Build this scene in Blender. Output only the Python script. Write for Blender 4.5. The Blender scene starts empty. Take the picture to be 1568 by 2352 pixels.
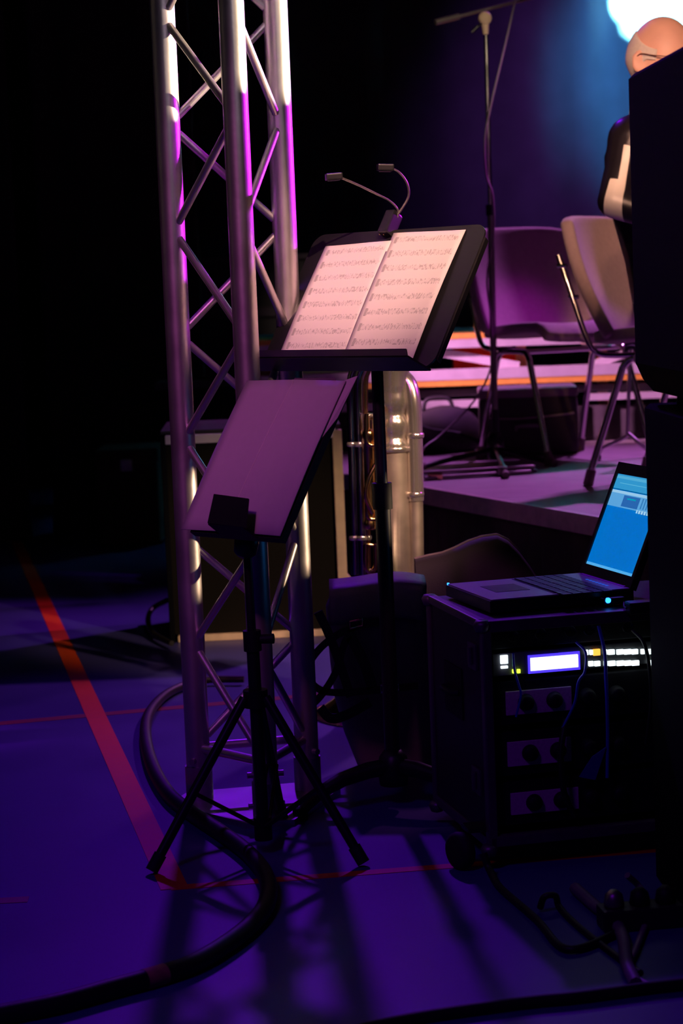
import bpy, bmesh, math, random
from mathutils import Vector, Matrix
random.seed(7)
R = math.radians
PI = math.pi
scn = bpy.context.scene
COL = scn.collection

# ------------------------------------------------------------------ camera
FPX = 4800.0
CAM = Vector((0, 0, 1.10))
PITCH, ROLL = R(6.13), R(2.3)
_F = Vector((0, math.cos(PITCH), -math.sin(PITCH)))
_R0 = Vector((1, 0, 0)); _U0 = _R0.cross(_F)
_R = _R0 * math.cos(ROLL) - _U0 * math.sin(ROLL)
_U = _U0 * math.cos(ROLL) + _R0 * math.sin(ROLL)
cam_d = bpy.data.cameras.new('camera'); cam = bpy.data.objects.new('camera', cam_d); COL.objects.link(cam)
cam_d.sensor_fit = 'VERTICAL'; cam_d.sensor_height = 36.0; cam_d.lens = FPX / 2352 * 36
m3 = Matrix((_R, _U, -_F)).transposed()
cam.matrix_world = Matrix.Translation(CAM) @ m3.to_4x4()
cam_d.clip_start = 0.05
cam_d.dof.use_dof = True; cam_d.dof.focus_distance = 4.25; cam_d.dof.aperture_fstop = 5.6
scn.camera = cam

# ------------------------------------------------------------------ world and lights
w = bpy.data.worlds.new('hall_air'); scn.world = w; w.use_nodes = True
w.node_tree.nodes['Background'].inputs[0].default_value = (0.30, 0.10, 0.55, 1)
w.node_tree.nodes['Background'].inputs[1].default_value = 0.0025

def spot(name, loc, target, energy, color, angle, blend=0.3, radius=0.05):
    d = bpy.data.lights.new(name, 'SPOT'); o = bpy.data.objects.new(name, d); COL.objects.link(o)
    d.energy = energy; d.color = color; d.spot_size = R(angle); d.spot_blend = blend; d.shadow_soft_size = radius
    o.location = loc
    o.rotation_euler = (Vector(target) - Vector(loc)).to_track_quat('-Z', 'Y').to_euler()
    return o

spot('violet_back_spot', (-0.42, 9.2, 4.3), (-0.42, 2.7, 0), 330, (0.22, 0.006, 1.0), 46, 1.0, 0.10)
spot('added_violet_fill', (-1.6, 0.2, 4.2), (-0.5, 3.3, 0), 95, (0.26, 0.006, 1.0), 36, 1.0, 0.4)  # added soft fill in place of violet ambient, weakens the floor shadows
spot('magenta_stage_spot', (1.9, 9.3, 3.6), (0.6, 7.0, 0.44), 520, (0.78, 0.20, 1.0), 40, 0.8, 0.10)
spot('magenta_chair_spot', (2.6, 7.0, 2.4), (0.78, 7.75, 0.98), 95, (0.75, 0.01, 1.0), 12, 0.8, 0.05)
spot('magenta_truss_spot', (2.6, 5.7, 2.0), (-0.2, 4.4, 1.55), 800, (0.72, 0.015, 1.0), 20, 0.9, 0.06)
spot('pink_riser_spot', (-1.75, 7.62, 1.35), (1.0, 8.42, 0.72), 1150, (1.0, 0.38, 0.86), 18, 0.8, 0.05)
spot('warm_side_spot', (3.0, 4.4, 1.83), (-0.2, 4.4, 2.05), 2600, (1.0, 0.74, 0.50), 20.2, 0.02, 0.02)
spot('added_warm_slit', (2.8, 4.75, 0.95), (-0.2, 4.42, 0.60), 420, (1.0, 0.66, 0.40), 4.8, 0.10, 0.02)  # added lamp imitating side light leaking through gaps onto the lower chords
spot('warm_front_spot', (0.9, 0.4, 4.2), (0.16, 4.3, 1.24), 1650, (1.0, 0.53, 0.42), 8.0, 1.0, 0.05)
spot('warm_cross_spot', (2.2, 2.5, 2.6), (0.05, 5.9, 0.45), 460, (1.0, 0.66, 0.40), 14, 0.7, 0.04)
spot('added_truss_fill', (1.0, 0.5, 3.5), (-0.2, 4.4, 1.55), 70, (1.0, 0.80, 1.0), 11, 1.0, 0.1)  # added neutral fill, greys the purple cast on the upper truss
spot('magenta_tuba_spot', (2.4, 5.6, 1.9), (0.15, 5.34, 0.72), 260, (0.8, 0.03, 1.0), 8, 0.8, 0.04)
spot('added_bag_fill', (1.6, 1.8, 3.2), (0.1, 4.7, 0.30), 110, (0.55, 0.02, 1.0), 8, 0.9, 0.1)  # added purple fill, only there to brighten the gig bag
spot('warm_stage_front_spot', (0.2, 0.6, 3.6), (0.98, 6.75, 1.15), 420, (1.0, 0.46, 0.28), 5.4, 0.8, 0.04)
spot('warm_head_spot', (-0.3, 0.8, 3.2), (0.92, 5.95, 1.56), 1200, (1.0, 0.52, 0.36), 8.0, 0.5, 0.04)
spot('warm_boom_spot', (1.4, 1.0, 3.6), (0.55, 7.55, 1.90), 800, (1.0, 0.74, 0.56), 5.5, 1.0, 0.03)
spot('magenta_boom_spot', (2.3, 7.9, 2.9), (0.55, 7.5, 1.60), 300, (0.8, 0.08, 1.0), 18, 0.9, 0.04)
spot('rose_front_wash', (-1.2, 0.2, 3.4), (-0.25, 4.2, 0.95), 185, (0.95, 0.20, 0.76), 15, 1.0, 0.15)
spot('cyan_curtain_spot', (2.4, 8.6, 5.0), (1.98, 12.2, 2.45), 3400, (0.02, 0.46, 1.0), 19, 1.0, 0.1)
gob = spot('cyan_gobo_spot', (1.9, 8.2, 4.4), (2.06, 12.2, 2.80), 110000, (0.20, 0.95, 1.0), 18, 0.0, 0.01)
spot('violet_curtain_wash', (1.9, 9.0, 4.6), (1.8, 12.2, 1.9), 430, (0.46, 0.14, 1.0), 38, 1.0, 0.2)
# cut-out disc (gobo) in the cyan projector: a round opening with a ragged rim
gob.data.use_nodes = True
_nt = gob.data.node_tree; _em = _nt.nodes['Emission']
_tc = _nt.nodes.new('ShaderNodeTexCoord'); _sp = _nt.nodes.new('ShaderNodeSeparateXYZ'); _nt.links.new(_tc.outputs['Normal'], _sp.inputs[0])
def _m(op, a, b_):
    n = _nt.nodes.new('ShaderNodeMath'); n.operation = op
    for i, x in enumerate((a, b_)):
        if isinstance(x, (int, float)): n.inputs[i].default_value = x
        else: _nt.links.new(x, n.inputs[i])
    return n.outputs[0]
_rx = _m('DIVIDE', _sp.outputs[0], _sp.outputs[2]); _ry = _m('DIVIDE', _sp.outputs[1], _sp.outputs[2])
_cb = _nt.nodes.new('ShaderNodeCombineXYZ'); _nt.links.new(_rx, _cb.inputs[0]); _nt.links.new(_ry, _cb.inputs[1])
_no = _nt.nodes.new('ShaderNodeTexVoronoi'); _no.inputs['Scale'].default_value = 42.0; _nt.links.new(_cb.outputs[0], _no.inputs['Vector'])
_r = _m('SQRT', _m('ADD', _m('MULTIPLY', _rx, _rx), _m('MULTIPLY', _ry, _ry)), 0)
_rr = _m('ADD', _r, _m('MULTIPLY', _no.outputs['Distance'], 0.009))
_mr = _nt.nodes.new('ShaderNodeMapRange'); _mr.inputs['From Min'].default_value = 0.097; _mr.inputs['From Max'].default_value = 0.090
_nt.links.new(_rr, _mr.inputs['Value']); _nt.links.new(_mr.outputs['Result'], _em.inputs['Strength'])

scn.view_settings.view_transform = 'Standard'
scn.view_settings.look = 'None'
scn.view_settings.gamma = 1.0
scn.view_settings.use_curve_mapping = False
scn.view_settings.exposure = 0.0

# ------------------------------------------------------------------ sight helpers (a pixel ray met with a plane)
def ray(px, py):
    return (_F * FPX + _R * (px - 784) - _U * (py - 1176)).normalized()
def at_z(px, py, z=0.0):
    r = ray(px, py); return CAM + r * ((z - CAM.z) / r.z)
def at_y(px, py, y):
    r = ray(px, py); return CAM + r * (y / r.y)

# ------------------------------------------------------------------ materials
def mat(name, color, rough=0.5, metal=0.0, noise=0.0, nscale=20.0, bump=0.0, bscale=60.0, spec=0.5, sheen=0.0, coat=0.0):
    m = bpy.data.materials.new(name); m.use_nodes = True
    nt = m.node_tree; b = nt.nodes['Principled BSDF']
    b.inputs['Base Color'].default_value = (*color, 1); b.inputs['Roughness'].default_value = rough
    b.inputs['Metallic'].default_value = metal; b.inputs['Specular IOR Level'].default_value = spec
    b.inputs['Sheen Weight'].default_value = sheen; b.inputs['Coat Weight'].default_value = coat
    tc = nt.nodes.new('ShaderNodeTexCoord')
    if noise > 0:
        n = nt.nodes.new('ShaderNodeTexNoise'); n.inputs['Scale'].default_value = nscale; n.inputs['Detail'].default_value = 5
        nt.links.new(tc.outputs['Object'], n.inputs['Vector'])
        mx = nt.nodes.new('ShaderNodeMix'); mx.data_type = 'RGBA'
        mx.inputs['A'].default_value = (*[c * (1 - noise) for c in color], 1)
        mx.inputs['B'].default_value = (*[min(1, c * (1 + noise)) for c in color], 1)
        nt.links.new(n.outputs['Fac'], mx.inputs['Factor']); nt.links.new(mx.outputs['Result'], b.inputs['Base Color'])
        mr = nt.nodes.new('ShaderNodeMapRange'); mr.inputs['To Min'].default_value = max(0, rough - 0.08); mr.inputs['To Max'].default_value = min(1, rough + 0.08)
        nt.links.new(n.outputs['Fac'], mr.inputs['Value']); nt.links.new(mr.outputs['Result'], b.inputs['Roughness'])
    if bump > 0:
        n2 = nt.nodes.new('ShaderNodeTexNoise'); n2.inputs['Scale'].default_value = bscale; n2.inputs['Detail'].default_value = 4
        nt.links.new(tc.outputs['Object'], n2.inputs['Vector'])
        bp = nt.nodes.new('ShaderNodeBump'); bp.inputs['Strength'].default_value = bump; bp.inputs['Distance'].default_value = 0.004
        nt.links.new(n2.outputs['Fac'], bp.inputs['Height']); nt.links.new(bp.outputs['Normal'], b.inputs['Normal'])
    return m

def emit(name, color, strength):
    m = bpy.data.materials.new(name); m.use_nodes = True
    b = m.node_tree.nodes['Principled BSDF']
    b.inputs['Base Color'].default_value = (0.02, 0.02, 0.02, 1)
    b.inputs['Emission Color'].default_value = (*color, 1); b.inputs['Emission Strength'].default_value = strength
    return m

M = {}
M['floor'] = mat('blue_vinyl_floor', (0.055, 0.05, 0.24), 0.42, noise=0.25, nscale=3.0, bump=0.04, bscale=30, spec=0.35)
M['orange_line'] = mat('orange_line_paint', (0.80, 0.07, 0.012), 0.5, noise=0.1, nscale=40)
M['red_line'] = mat('red_line_paint', (0.24, 0.03, 0.03), 0.5, noise=0.1, nscale=40)
M['wall'] = mat('dark_wall', (0.02, 0.02, 0.022), 0.9, noise=0.2)
M['curtain'] = mat('black_curtain_cloth', (0.030, 0.024, 0.034), 0.95, noise=0.3, nscale=8, bump=0.3, bscale=200, spec=0.1, sheen=0.2)
M['back_curtain'] = mat('dark_grey_curtain_cloth', (0.08, 0.07, 0.09), 0.95, noise=0.25, nscale=6, bump=0.3, bscale=200, spec=0.1, sheen=0.2)
M['alu'] = mat('satin_aluminium', (0.66, 0.63, 0.62), 0.40, 0.9, noise=0.15, nscale=14, bump=0.05, bscale=90)
M['alu_dull'] = mat('scuffed_aluminium', (0.50, 0.48, 0.48), 0.45, 1.0, noise=0.25, nscale=30)
M['chrome'] = mat('chrome_tube', (0.78, 0.76, 0.72), 0.15, 1.0, noise=0.05)
M['black_metal'] = mat('black_painted_metal', (0.012, 0.012, 0.014), 0.38, 0.0, noise=0.2, nscale=30, spec=0.5)
M['black_matt'] = mat('matt_black_metal', (0.010, 0.010, 0.012), 0.6, 0.0, noise=0.2, nscale=30, spec=0.3)
M['grey_metal'] = mat('grey_stand_metal', (0.30, 0.27, 0.25), 0.35, 0.8, noise=0.1)
M['rubber'] = mat('black_rubber', (0.012, 0.012, 0.012), 0.75, noise=0.2)
M['grey_rubber'] = mat('grey_rubber', (0.16, 0.12, 0.11), 0.7, noise=0.2)
M['paint_black'] = mat('textured_black_cabinet_paint', (0.004, 0.004, 0.006), 0.85, noise=0.3, nscale=80, bump=0.2, bscale=300, spec=0.04)
M['grille'] = mat('black_grille_cloth', (0.009, 0.008, 0.006), 0.9, noise=0.3, nscale=150, spec=0.1)
M['wood_edge'] = mat('pale_worn_wood', (0.62, 0.48, 0.30), 0.6, noise=0.25, nscale=25, bump=0.2)
M['deck'] = mat('grey_stage_plywood', (0.30, 0.24, 0.26), 0.6, noise=0.35, nscale=9, bump=0.1, bscale=40)
M['deck_edge'] = mat('scuffed_deck_edge', (0.42, 0.34, 0.34), 0.5, noise=0.4, nscale=30)
M['skirt'] = mat('black_skirt_cloth', (0.05, 0.042, 0.045), 0.95, noise=0.3, nscale=20, bump=0.3, bscale=250, spec=0.1)
M['riser_alu'] = mat('riser_aluminium', (0.72, 0.66, 0.68), 0.5, 0.3, noise=0.15, nscale=20)
M['riser_wood'] = mat('orange_birch_ply_edge', (0.85, 0.45, 0.06), 0.6, noise=0.2, nscale=30)
M['riser_dark'] = mat('dark_riser_board', (0.05, 0.045, 0.06), 0.7, noise=0.2)
M['red_box'] = mat('red_plastic', (0.55, 0.03, 0.02), 0.5, noise=0.2)
M['tan_wood'] = mat('tan_wood_post', (0.60, 0.36, 0.18), 0.6, noise=0.2)
M['chair_cloth'] = mat('grey_mauve_upholstery', (0.36, 0.27, 0.28), 0.92, noise=0.15, nscale=60, bump=0.25, bscale=350, spec=0.15, sheen=0.15)
M['silver'] = mat('silver_plate', (0.78, 0.72, 0.64), 0.2, 0.85, noise=0.1, nscale=12, bump=0.03, bscale=25)
M['silver_worn'] = mat('worn_silver_plate', (0.50, 0.43, 0.36), 0.40, 0.75, noise=0.3, nscale=22, bump=0.1, bscale=60)
M['silver_mirror'] = mat('mirror_silver_tube', (0.62, 0.55, 0.60), 0.12, 1.0, noise=0.1, nscale=12)
M['brass'] = mat('gold_brass', (0.85, 0.55, 0.24), 0.16, 1.0, noise=0.1, nscale=20)
M['leather'] = mat('black_bag_leather', (0.17, 0.12, 0.15), 0.55, noise=0.3, nscale=18, bump=0.25, bscale=120, spec=0.4)
M['strap'] = mat('black_strap_webbing', (0.012, 0.010, 0.012), 0.7, noise=0.2, bump=0.3, bscale=400)
M['soft_case'] = mat('black_nylon_cloth', (0.028, 0.022, 0.025), 0.75, noise=0.3, nscale=15, bump=0.2, bscale=180)
M['cable'] = mat('black_cable_rubber', (0.012, 0.010, 0.012), 0.5, noise=0.2, nscale=40, spec=0.4)
M['cable_blue'] = mat('blue_jacket_cable', (0.03, 0.03, 0.55), 0.45, noise=0.1)
M['cable_grey'] = mat('grey_cable', (0.22, 0.19, 0.18), 0.5, noise=0.1)
M['label_tape'] = mat('ochre_label_tape', (0.45, 0.26, 0.10), 0.6, noise=0.4, nscale=60)
M['skin'] = mat('warm_skin', (0.80, 0.47, 0.36), 0.5, noise=0.08, nscale=30, bump=0.05, bscale=150)
M['hair'] = mat('white_hair', (0.72, 0.66, 0.60), 0.8, noise=0.15, nscale=120, bump=0.4, bscale=250)
M['jacket'] = mat('black_satin_jacket', (0.012, 0.010, 0.016), 0.35, noise=0.2, nscale=20, spec=0.5)
M['white_cloth'] = mat('white_cloth', (0.85, 0.80, 0.72), 0.85, noise=0.05)
M['trousers'] = mat('black_trousers', (0.014, 0.013, 0.016), 0.85, noise=0.2)
M['glasses'] = mat('brown_glasses_frame', (0.16, 0.05, 0.04), 0.35)
M['plain_page'] = mat('plain_paper_board', (0.70, 0.62, 0.62), 0.8, noise=0.05, nscale=60)
M['crease'] = mat('pale_paper_crease', (0.95, 0.88, 0.80), 0.8)
M['laptop_top'] = mat('grey_laptop_deck', (0.42, 0.36, 0.38), 0.4, 0.3, noise=0.1)
M['laptop_black'] = mat('black_laptop_plastic', (0.012, 0.012, 0.014), 0.35, noise=0.1)
M['keycap'] = mat('dark_keycap', (0.03, 0.028, 0.03), 0.5)
M['case_panel'] = mat('black_case_laminate', (0.022, 0.018, 0.022), 0.5, noise=0.3, nscale=40, bump=0.1, bscale=150)
M['case_alu'] = mat('dull_case_extrusion', (0.22, 0.18, 0.18), 0.45, 0.7, noise=0.3, nscale=40)
M['unit_black'] = mat('black_rack_unit', (0.010, 0.010, 0.012), 0.45, noise=0.2)
M['unit_grey'] = mat('grey_unit_plate', (0.75, 0.62, 0.60), 0.6, noise=0.3, nscale=200)
M['unit_mid'] = mat('dark_grey_unit_face', (0.10, 0.09, 0.11), 0.5, noise=0.1)
M['blue_cloth'] = mat('blue_tag_cloth', (0.03, 0.03, 0.30), 0.7)
M['lcd'] = emit('lit_display', (0.62, 0.62, 1.0), 3.0)
M['lcd_edge'] = emit('blue_display_glow', (0.06, 0.03, 1.0), 1.6)
M['white_led'] = emit('white_key_light', (0.80, 0.95, 1.0), 1.8)
M['orange_led'] = emit('orange_key_light', (1.0, 0.40, 0.05), 1.8)
M['green_led'] = emit('yellow_green_led', (0.62, 1.0, 0.05), 2.2)
M['green_dim'] = emit('dim_green_meter', (0.04, 0.22, 0.12), 0.6)
M['blue_led'] = emit('blue_led', (0.02, 0.22, 1.0), 4.0)
M['blue_key'] = emit('blue_key_light', (0.02, 0.12, 0.9), 0.6)

# ------------------------------------------------------------------ mesh builder
class MB:
    def __init__(s): s.v = []; s.f = []; s.smooth = []
    def add(s, vs, fs, smooth=False):
        o = len(s.v); s.v += [tuple(v) for v in vs]; s.f += [tuple(i + o for i in f) for f in fs]; s.smooth += [smooth] * len(fs); return s
    def box(s, c, size, rot=None, bevel=0.0):
        bm = bmesh.new(); bmesh.ops.create_cube(bm, size=1)
        for v in bm.verts: v.co = Vector((v.co.x * size[0], v.co.y * size[1], v.co.z * size[2]))
        if bevel > 0: bmesh.ops.bevel(bm, geom=bm.edges[:], offset=min(bevel, min(size) * 0.45), segments=2, affect='EDGES', profile=0.7)
        mm = (rot.to_4x4() if rot is not None else Matrix()); mm = Matrix.Translation(Vector(c)) @ mm
        bm.transform(mm); bm.verts.index_update()
        s.add([v.co[:] for v in bm.verts], [[v.index for v in f.verts] for f in bm.faces]); bm.free(); return s
    def tube(s, pts, r, n=10, cap=True, closed=False):
        pts = [Vector(p) for p in pts]; N = len(pts)
        rs = r if isinstance(r, (list, tuple)) else [r] * N
        rings = []; prev = None
        for i, p in enumerate(pts):
            if closed: t = (pts[(i + 1) % N] - pts[i - 1])
            else: t = pts[min(i + 1, N - 1)] - pts[max(i - 1, 0)]
            t.normalize()
            if prev is None:
                a = Vector((0, 0, 1)) if abs(t.z) < 0.9 else Vector((1, 0, 0)); u = t.cross(a).normalized()
            else:
                u = (prev - t * prev.dot(t))
                u = u.normalized() if u.length > 1e-6 else t.orthogonal().normalized()
            prev = u; v = t.cross(u)
            rings.append([p + (u * math.cos(2 * PI * k / n) + v * math.sin(2 * PI * k / n)) * rs[i] for k in range(n)])
        vs = [q for rg in rings for q in rg]; fs = []
        for i in range(N if closed else N - 1):
            a = i * n; b = ((i + 1) % N) * n
            for k in range(n): fs.append((a + k, a + (k + 1) % n, b + (k + 1) % n, b + k))
        s.add(vs, fs, True)
        if cap and not closed:
            s.add(rings[0], [tuple(range(n))[::-1]]); s.add(rings[-1], [tuple(range(n))])
        return s
    def lathe(s, prof, origin=(0, 0, 0), axis=(0, 0, 1), n=24):
        ax = Vector(axis).normalized(); u = ax.orthogonal().normalized(); v = ax.cross(u); o = Vector(origin); vs = []; fs = []
        for (r, h) in prof:
            for k in range(n): vs.append(o + ax * h + (u * math.cos(2 * PI * k / n) + v * math.sin(2 * PI * k / n)) * max(r, 1e-5))
        for i in range(len(prof) - 1):
            for k in range(n): fs.append((i * n + k, i * n + (k + 1) % n, (i + 1) * n + (k + 1) % n, (i + 1) * n + k))
        return s.add(vs, fs, True)
    def prism(s, poly, thick):
        # poly: list of 3-D points of a planar outline; thick: 3-D vector
        t = Vector(thick); a = [Vector(p) for p in poly]; n = len(a)
        vs = a + [p + t for p in a]
        fs = [tuple(range(n))[::-1], tuple(range(n, 2 * n))] + [(i, (i + 1) % n, n + (i + 1) % n, n + i) for i in range(n)]
        return s.add(vs, fs)
    def grid(s, fn, nu, nv, thick=0.0, smooth=True):
        P = [[Vector(fn(i / nu, j / nv)) for j in range(nv + 1)] for i in range(nu + 1)]
        def nrm(i, j):
            a = P[min(i + 1, nu)][j] - P[max(i - 1, 0)][j]; b = P[i][min(j + 1, nv)] - P[i][max(j - 1, 0)]
            c = a.cross(b); return c.normalized() if c.length > 1e-9 else Vector((0, 0, 1))
        W = nv + 1
        front = [P[i][j] for i in range(nu + 1) for j in range(nv + 1)]
        fs = [(i * W + j, (i + 1) * W + j, (i + 1) * W + j + 1, i * W + j + 1) for i in range(nu) for j in range(nv)]
        if thick:
            back = [P[i][j] - nrm(i, j) * thick for i in range(nu + 1) for j in range(nv + 1)]; o = len(front)
            fs2 = [tuple(k + o for k in f[::-1]) for f in fs]
            rim = [i * W for i in range(nu + 1)] + [nu * W + j for j in range(1, W)] + [i * W + nv for i in range(nu - 1, -1, -1)] + [j for j in range(nv - 1, 0, -1)]
            fs3 = [(rim[k], rim[k] + o, rim[(k + 1) % len(rim)] + o, rim[(k + 1) % len(rim)]) for k in range(len(rim))]
            s.add(front + back, fs + fs2 + [f[::-1] for f in fs3], smooth)
        else: s.add(front, fs, smooth)
        return s
    def build(s, name, m, parent=None):
        me = bpy.data.meshes.new(name); me.from_pydata(s.v, [], s.f); me.update()
        me.polygons.foreach_set('use_smooth', s.smooth)
        bm = bmesh.new(); bm.from_mesh(me); bmesh.ops.recalc_face_normals(bm, faces=bm.faces[:]); bm.to_mesh(me); bm.free()
        if m is not None: me.materials.append(m)
        o = bpy.data.objects.new(name, me); COL.objects.link(o)
        if parent is not None: o.parent = parent
        return o

def tag(o, label=None, cat=None, group=None, kind=None):
    if label: o['label'] = label
    if cat: o['category'] = cat
    if group: o['group'] = group
    if kind: o['kind'] = kind
    return o
def thing(name, label, cat, loc=(0, 0, 0), rz=0.0, group=None):
    o = bpy.data.objects.new(name, None); COL.objects.link(o); o.location = loc; o.rotation_euler = (0, 0, rz); o.empty_display_size = 0.1
    return tag(o, label, cat, group)
def copy_tree(o, parent=None):
    c = o.copy(); COL.objects.link(c)
    if parent is not None: c.parent = parent
    for ch in list(o.children): copy_tree(ch, c)
    return c
def smooth_pts(pts, k=6, closed=False):
    pts = [Vector(p) for p in pts]; out = []; n = len(pts)
    for i in range(n if closed else n - 1):
        p0 = pts[i - 1] if (i > 0 or closed) else pts[0] * 2 - pts[1]
        p1 = pts[i]; p2 = pts[(i + 1) % n]
        p3 = pts[(i + 2) % n] if (i + 2 < n or closed) else pts[-1] * 2 - pts[-2]
        for t in range(k):
            u = t / k
            out.append(0.5 * ((2 * p1) + (p2 - p0) * u + (2 * p0 - 5 * p1 + 4 * p2 - p3) * u * u + (3 * p1 - p0 - 3 * p2 + p3) * u ** 3))
    if not closed: out.append(pts[-1])
    return out

# ================================================================== SETTING
STZ = 0.44      # stage height
b = MB(); b.box((0, 6.2, -0.05), (9, 13.4, 0.1)); floor = tag(b.build('floor', M['floor']), kind='structure')
b = MB(); b.box((0, 12.65, 2.9), (9, 0.1, 5.8)); tag(b.build('wall_back', M['wall']), kind='structure')
b = MB(); b.box((-4.45, 6.2, 2.9), (0.1, 13.4, 5.8)); tag(b.build('wall_left', M['wall']), kind='structure')
b = MB(); b.box((4.45, 6.2, 2.9), (0.1, 13.4, 5.8)); tag(b.build('wall_right', M['wall']), kind='structure')
b = MB(); b.box((0, 6.2, 5.85), (9, 13.4, 0.1)); tag(b.build('ceiling', M['wall']), kind='structure')

def floor_line(p, q, width, m, z=0.0012):
    p = Vector((p[0], p[1], 0)); q = Vector((q[0], q[1], 0)); d = (q - p).normalized(); s = Vector((-d.y, d.x, 0)) * width / 2
    bb = MB(); bb.prism([p - s, q - s, q + s, p + s], (0, 0, z)); return bb.build('painted_line', m, floor)
a0 = at_z(401, 2042); a1 = at_z(54, 1278)
floor_line(a0, a1 + (a1 - a0) * 0.15, 0.052, M['orange_line'])
a0 = at_z(392, 2040); a1 = at_z(1030, 1990); floor_line(a0, a1 + (a1 - a0) * 1.2, 0.030, M['orange_line'], 0.0010)
a0 = at_z(65, 2066); a1 = at_z(-60, 2073); floor_line(a0, a1, 0.036, M['red_line'], 0.0010)
a0 = at_z(-100, 1671); a1 = at_z(760, 1593); floor_line(a0 + (a0 - a1) * 0.5, a1 + (a1 - a0) * 0.2, 0.045, M['red_line'], 0.0008)

# ------------------------------------------------------------------ curtains
def curtain(name, x0, x1, y, z0, z1, m, label, amp=0.05, per=0.34, seed=1, group=None):
    rnd = random.Random(seed); n = int((x1 - x0) / per * 10); ph = [rnd.uniform(0, 6) for _ in range(4)]
    def fn(u, v):
        x = x0 + (x1 - x0) * u
        f = math.sin(2 * PI * x / per + ph[0] + 1.2 * math.sin(x * 1.9 + ph[1])) * (0.7 + 0.3 * math.sin(x * 2.7 + ph[2]))
        return (x, y + amp * f * (1.0 - 0.25 * v), z0 + (z1 - z0) * v)
    bb = MB(); bb.grid(fn, n, 6, 0.008)
    o = bb.build(name, m); return tag(o, label, 'curtain')
curtain('stage_curtain', -1.4, 4.3, 12.3, 0.0, 5.6, M['back_curtain'], 'dark pleated backdrop curtain behind the stage, lit violet and cyan at the right', 0.06, 0.42, 3)
curtain('side_curtain', -4.3, -1.42, 9.55, 0.0, 5.6, M['curtain'], 'black side curtain at the far left, with a faint pink edge fold', 0.05, 0.36, 5)
curtain('side_curtain', -1.36, -0.62, 9.85, 0.0, 5.6, M['curtain'], 'narrow black side curtain just behind the truss tower', 0.04, 0.3, 9)

# ------------------------------------------------------------------ stage platform
SE0 = at_z(1500, 1209, STZ); SE1 = at_z(765, 1084, STZ)
sd = (SE1 - SE0).normalized()
SA = SE0 - sd * 0.7; SB = SE0 + sd * ((7.9 - SE0.y) / sd.y)
stage = thing('stage_platform', 'low grey plywood stage with black pleated skirt, at the right behind the flight case', 'stage', (0.8, 8.0, 0))
sl = stage.location
def L(p, o): return Vector(p) - Vector(o)
sn = Vector((-sd.y, sd.x, 0)); 
if sn.x > 0: sn = -sn      # outward (left) normal
cuts = [0.0, 0.5, 1.0]
inw = -sn
pts = [SA, SB, Vector((SB.x, 11.0, STZ)), Vector((3.6, 11.0, STZ)), Vector((3.6, SA.y, STZ))]
# deck boards laid side by side along the edge direction
nrow = 4
far = 3.6
for i in range(nrow):
    y0 = SA.y + (11.0 - SA.y) * i / nrow; y1 = SA.y + (11.0 - SA.y) * (i + 1) / nrow - 0.004
    def xe(y): return SA.x + sd.x * (min(y, 7.9) - SA.y) / sd.y
    poly = [Vector((xe(y0), y0, STZ)), Vector((3.6, y0, STZ)), Vector((3.6, y1, STZ))]
    if y1 > 7.9 > y0: poly += [Vector((xe(y1), y1, STZ)), Vector((xe(7.9), 7.9, STZ))]
    else: poly += [Vector((xe(y1), y1, STZ))]
    bb = MB(); bb.prism([L(p, sl) for p in poly], (0, 0, -0.03)); bb.build('deck_panel', M['deck'], stage)
bb = MB(); q = [SA + sn * 0.012, SB + sn * 0.012, SB - sn * 0.01, SA - sn * 0.01]
bb.prism([L(p, sl) + Vector((0, 0, 0.002)) for p in q], (0, 0, -0.055)); bb.build('edge_rail', M['deck_edge'], stage)
ln = (SB - SA).length
def skirt_fn(u, v):
    p = SA + (SB - SA) * u; k = u * ln
    off = 0.010 * math.sin(2 * PI * k / 0.09 + 1.5 * math.sin(k * 3)) * (1.1 - 0.6 * v)
    return L(p + sn * (off - 0.004), sl) + Vector((0, 0, -0.05 - (STZ - 0.055) * (1 - v)))
bb = MB(); bb.grid(skirt_fn, 260, 5, 0.004); bb.build('skirt', M['skirt'], stage)
for (fx, fy) in ((0.1, 8.8), (3.3, 8.8), (3.3, 5.4), (0.1, 10.8), (3.3, 10.8)):
    bb = MB(); bb.tube([(fx - sl.x, fy - sl.y, 0), (fx - sl.x, fy - sl.y, STZ - 0.03)], 0.025, 10); bb.build('leg', M['alu_dull'], stage)

# ------------------------------------------------------------------ platform riser at the back of the stage
RY = 8.42
riser = thing('band_riser', 'pink lit folding riser frame of crossed aluminium beams at the back of the stage', 'riser', (1.0, RY, STZ))
rl = riser.location
def RP(px, py): return L(at_y(px, py, RY), rl)
def beam(p0, p1, h, dep, name, m, dy=0.0):
    a = RP(*p0); c = RP(*p1); d = (c - a).normalized(); up = Vector((0, 1, 0)).cross(d) * -1
    if up.z < 0: up = -up
    bb = MB(); e = Vector((0, dep, 0)); o = Vector((0, dy, 0))
    bb.prism([a - up * h / 2 + o, c - up * h / 2 + o, c + up * h / 2 + o, a + up * h / 2 + o], e); return bb.build(name, m, riser)
X0, X1 = 540, 1760
def ly(x, y): return y - 0.035 * (x - 1000)
def hb(y, h, dep, name, m, x0=X0, x1=X1, dy=0.0): return beam((x0, ly(x0, y)), (x1, ly(x1, y)), h, dep, name, m, dy)
s = RY / 4800
hb(774, 12 * s, 0.5, 'deck_edge', M['riser_wood'], dy=-0.004)
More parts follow.
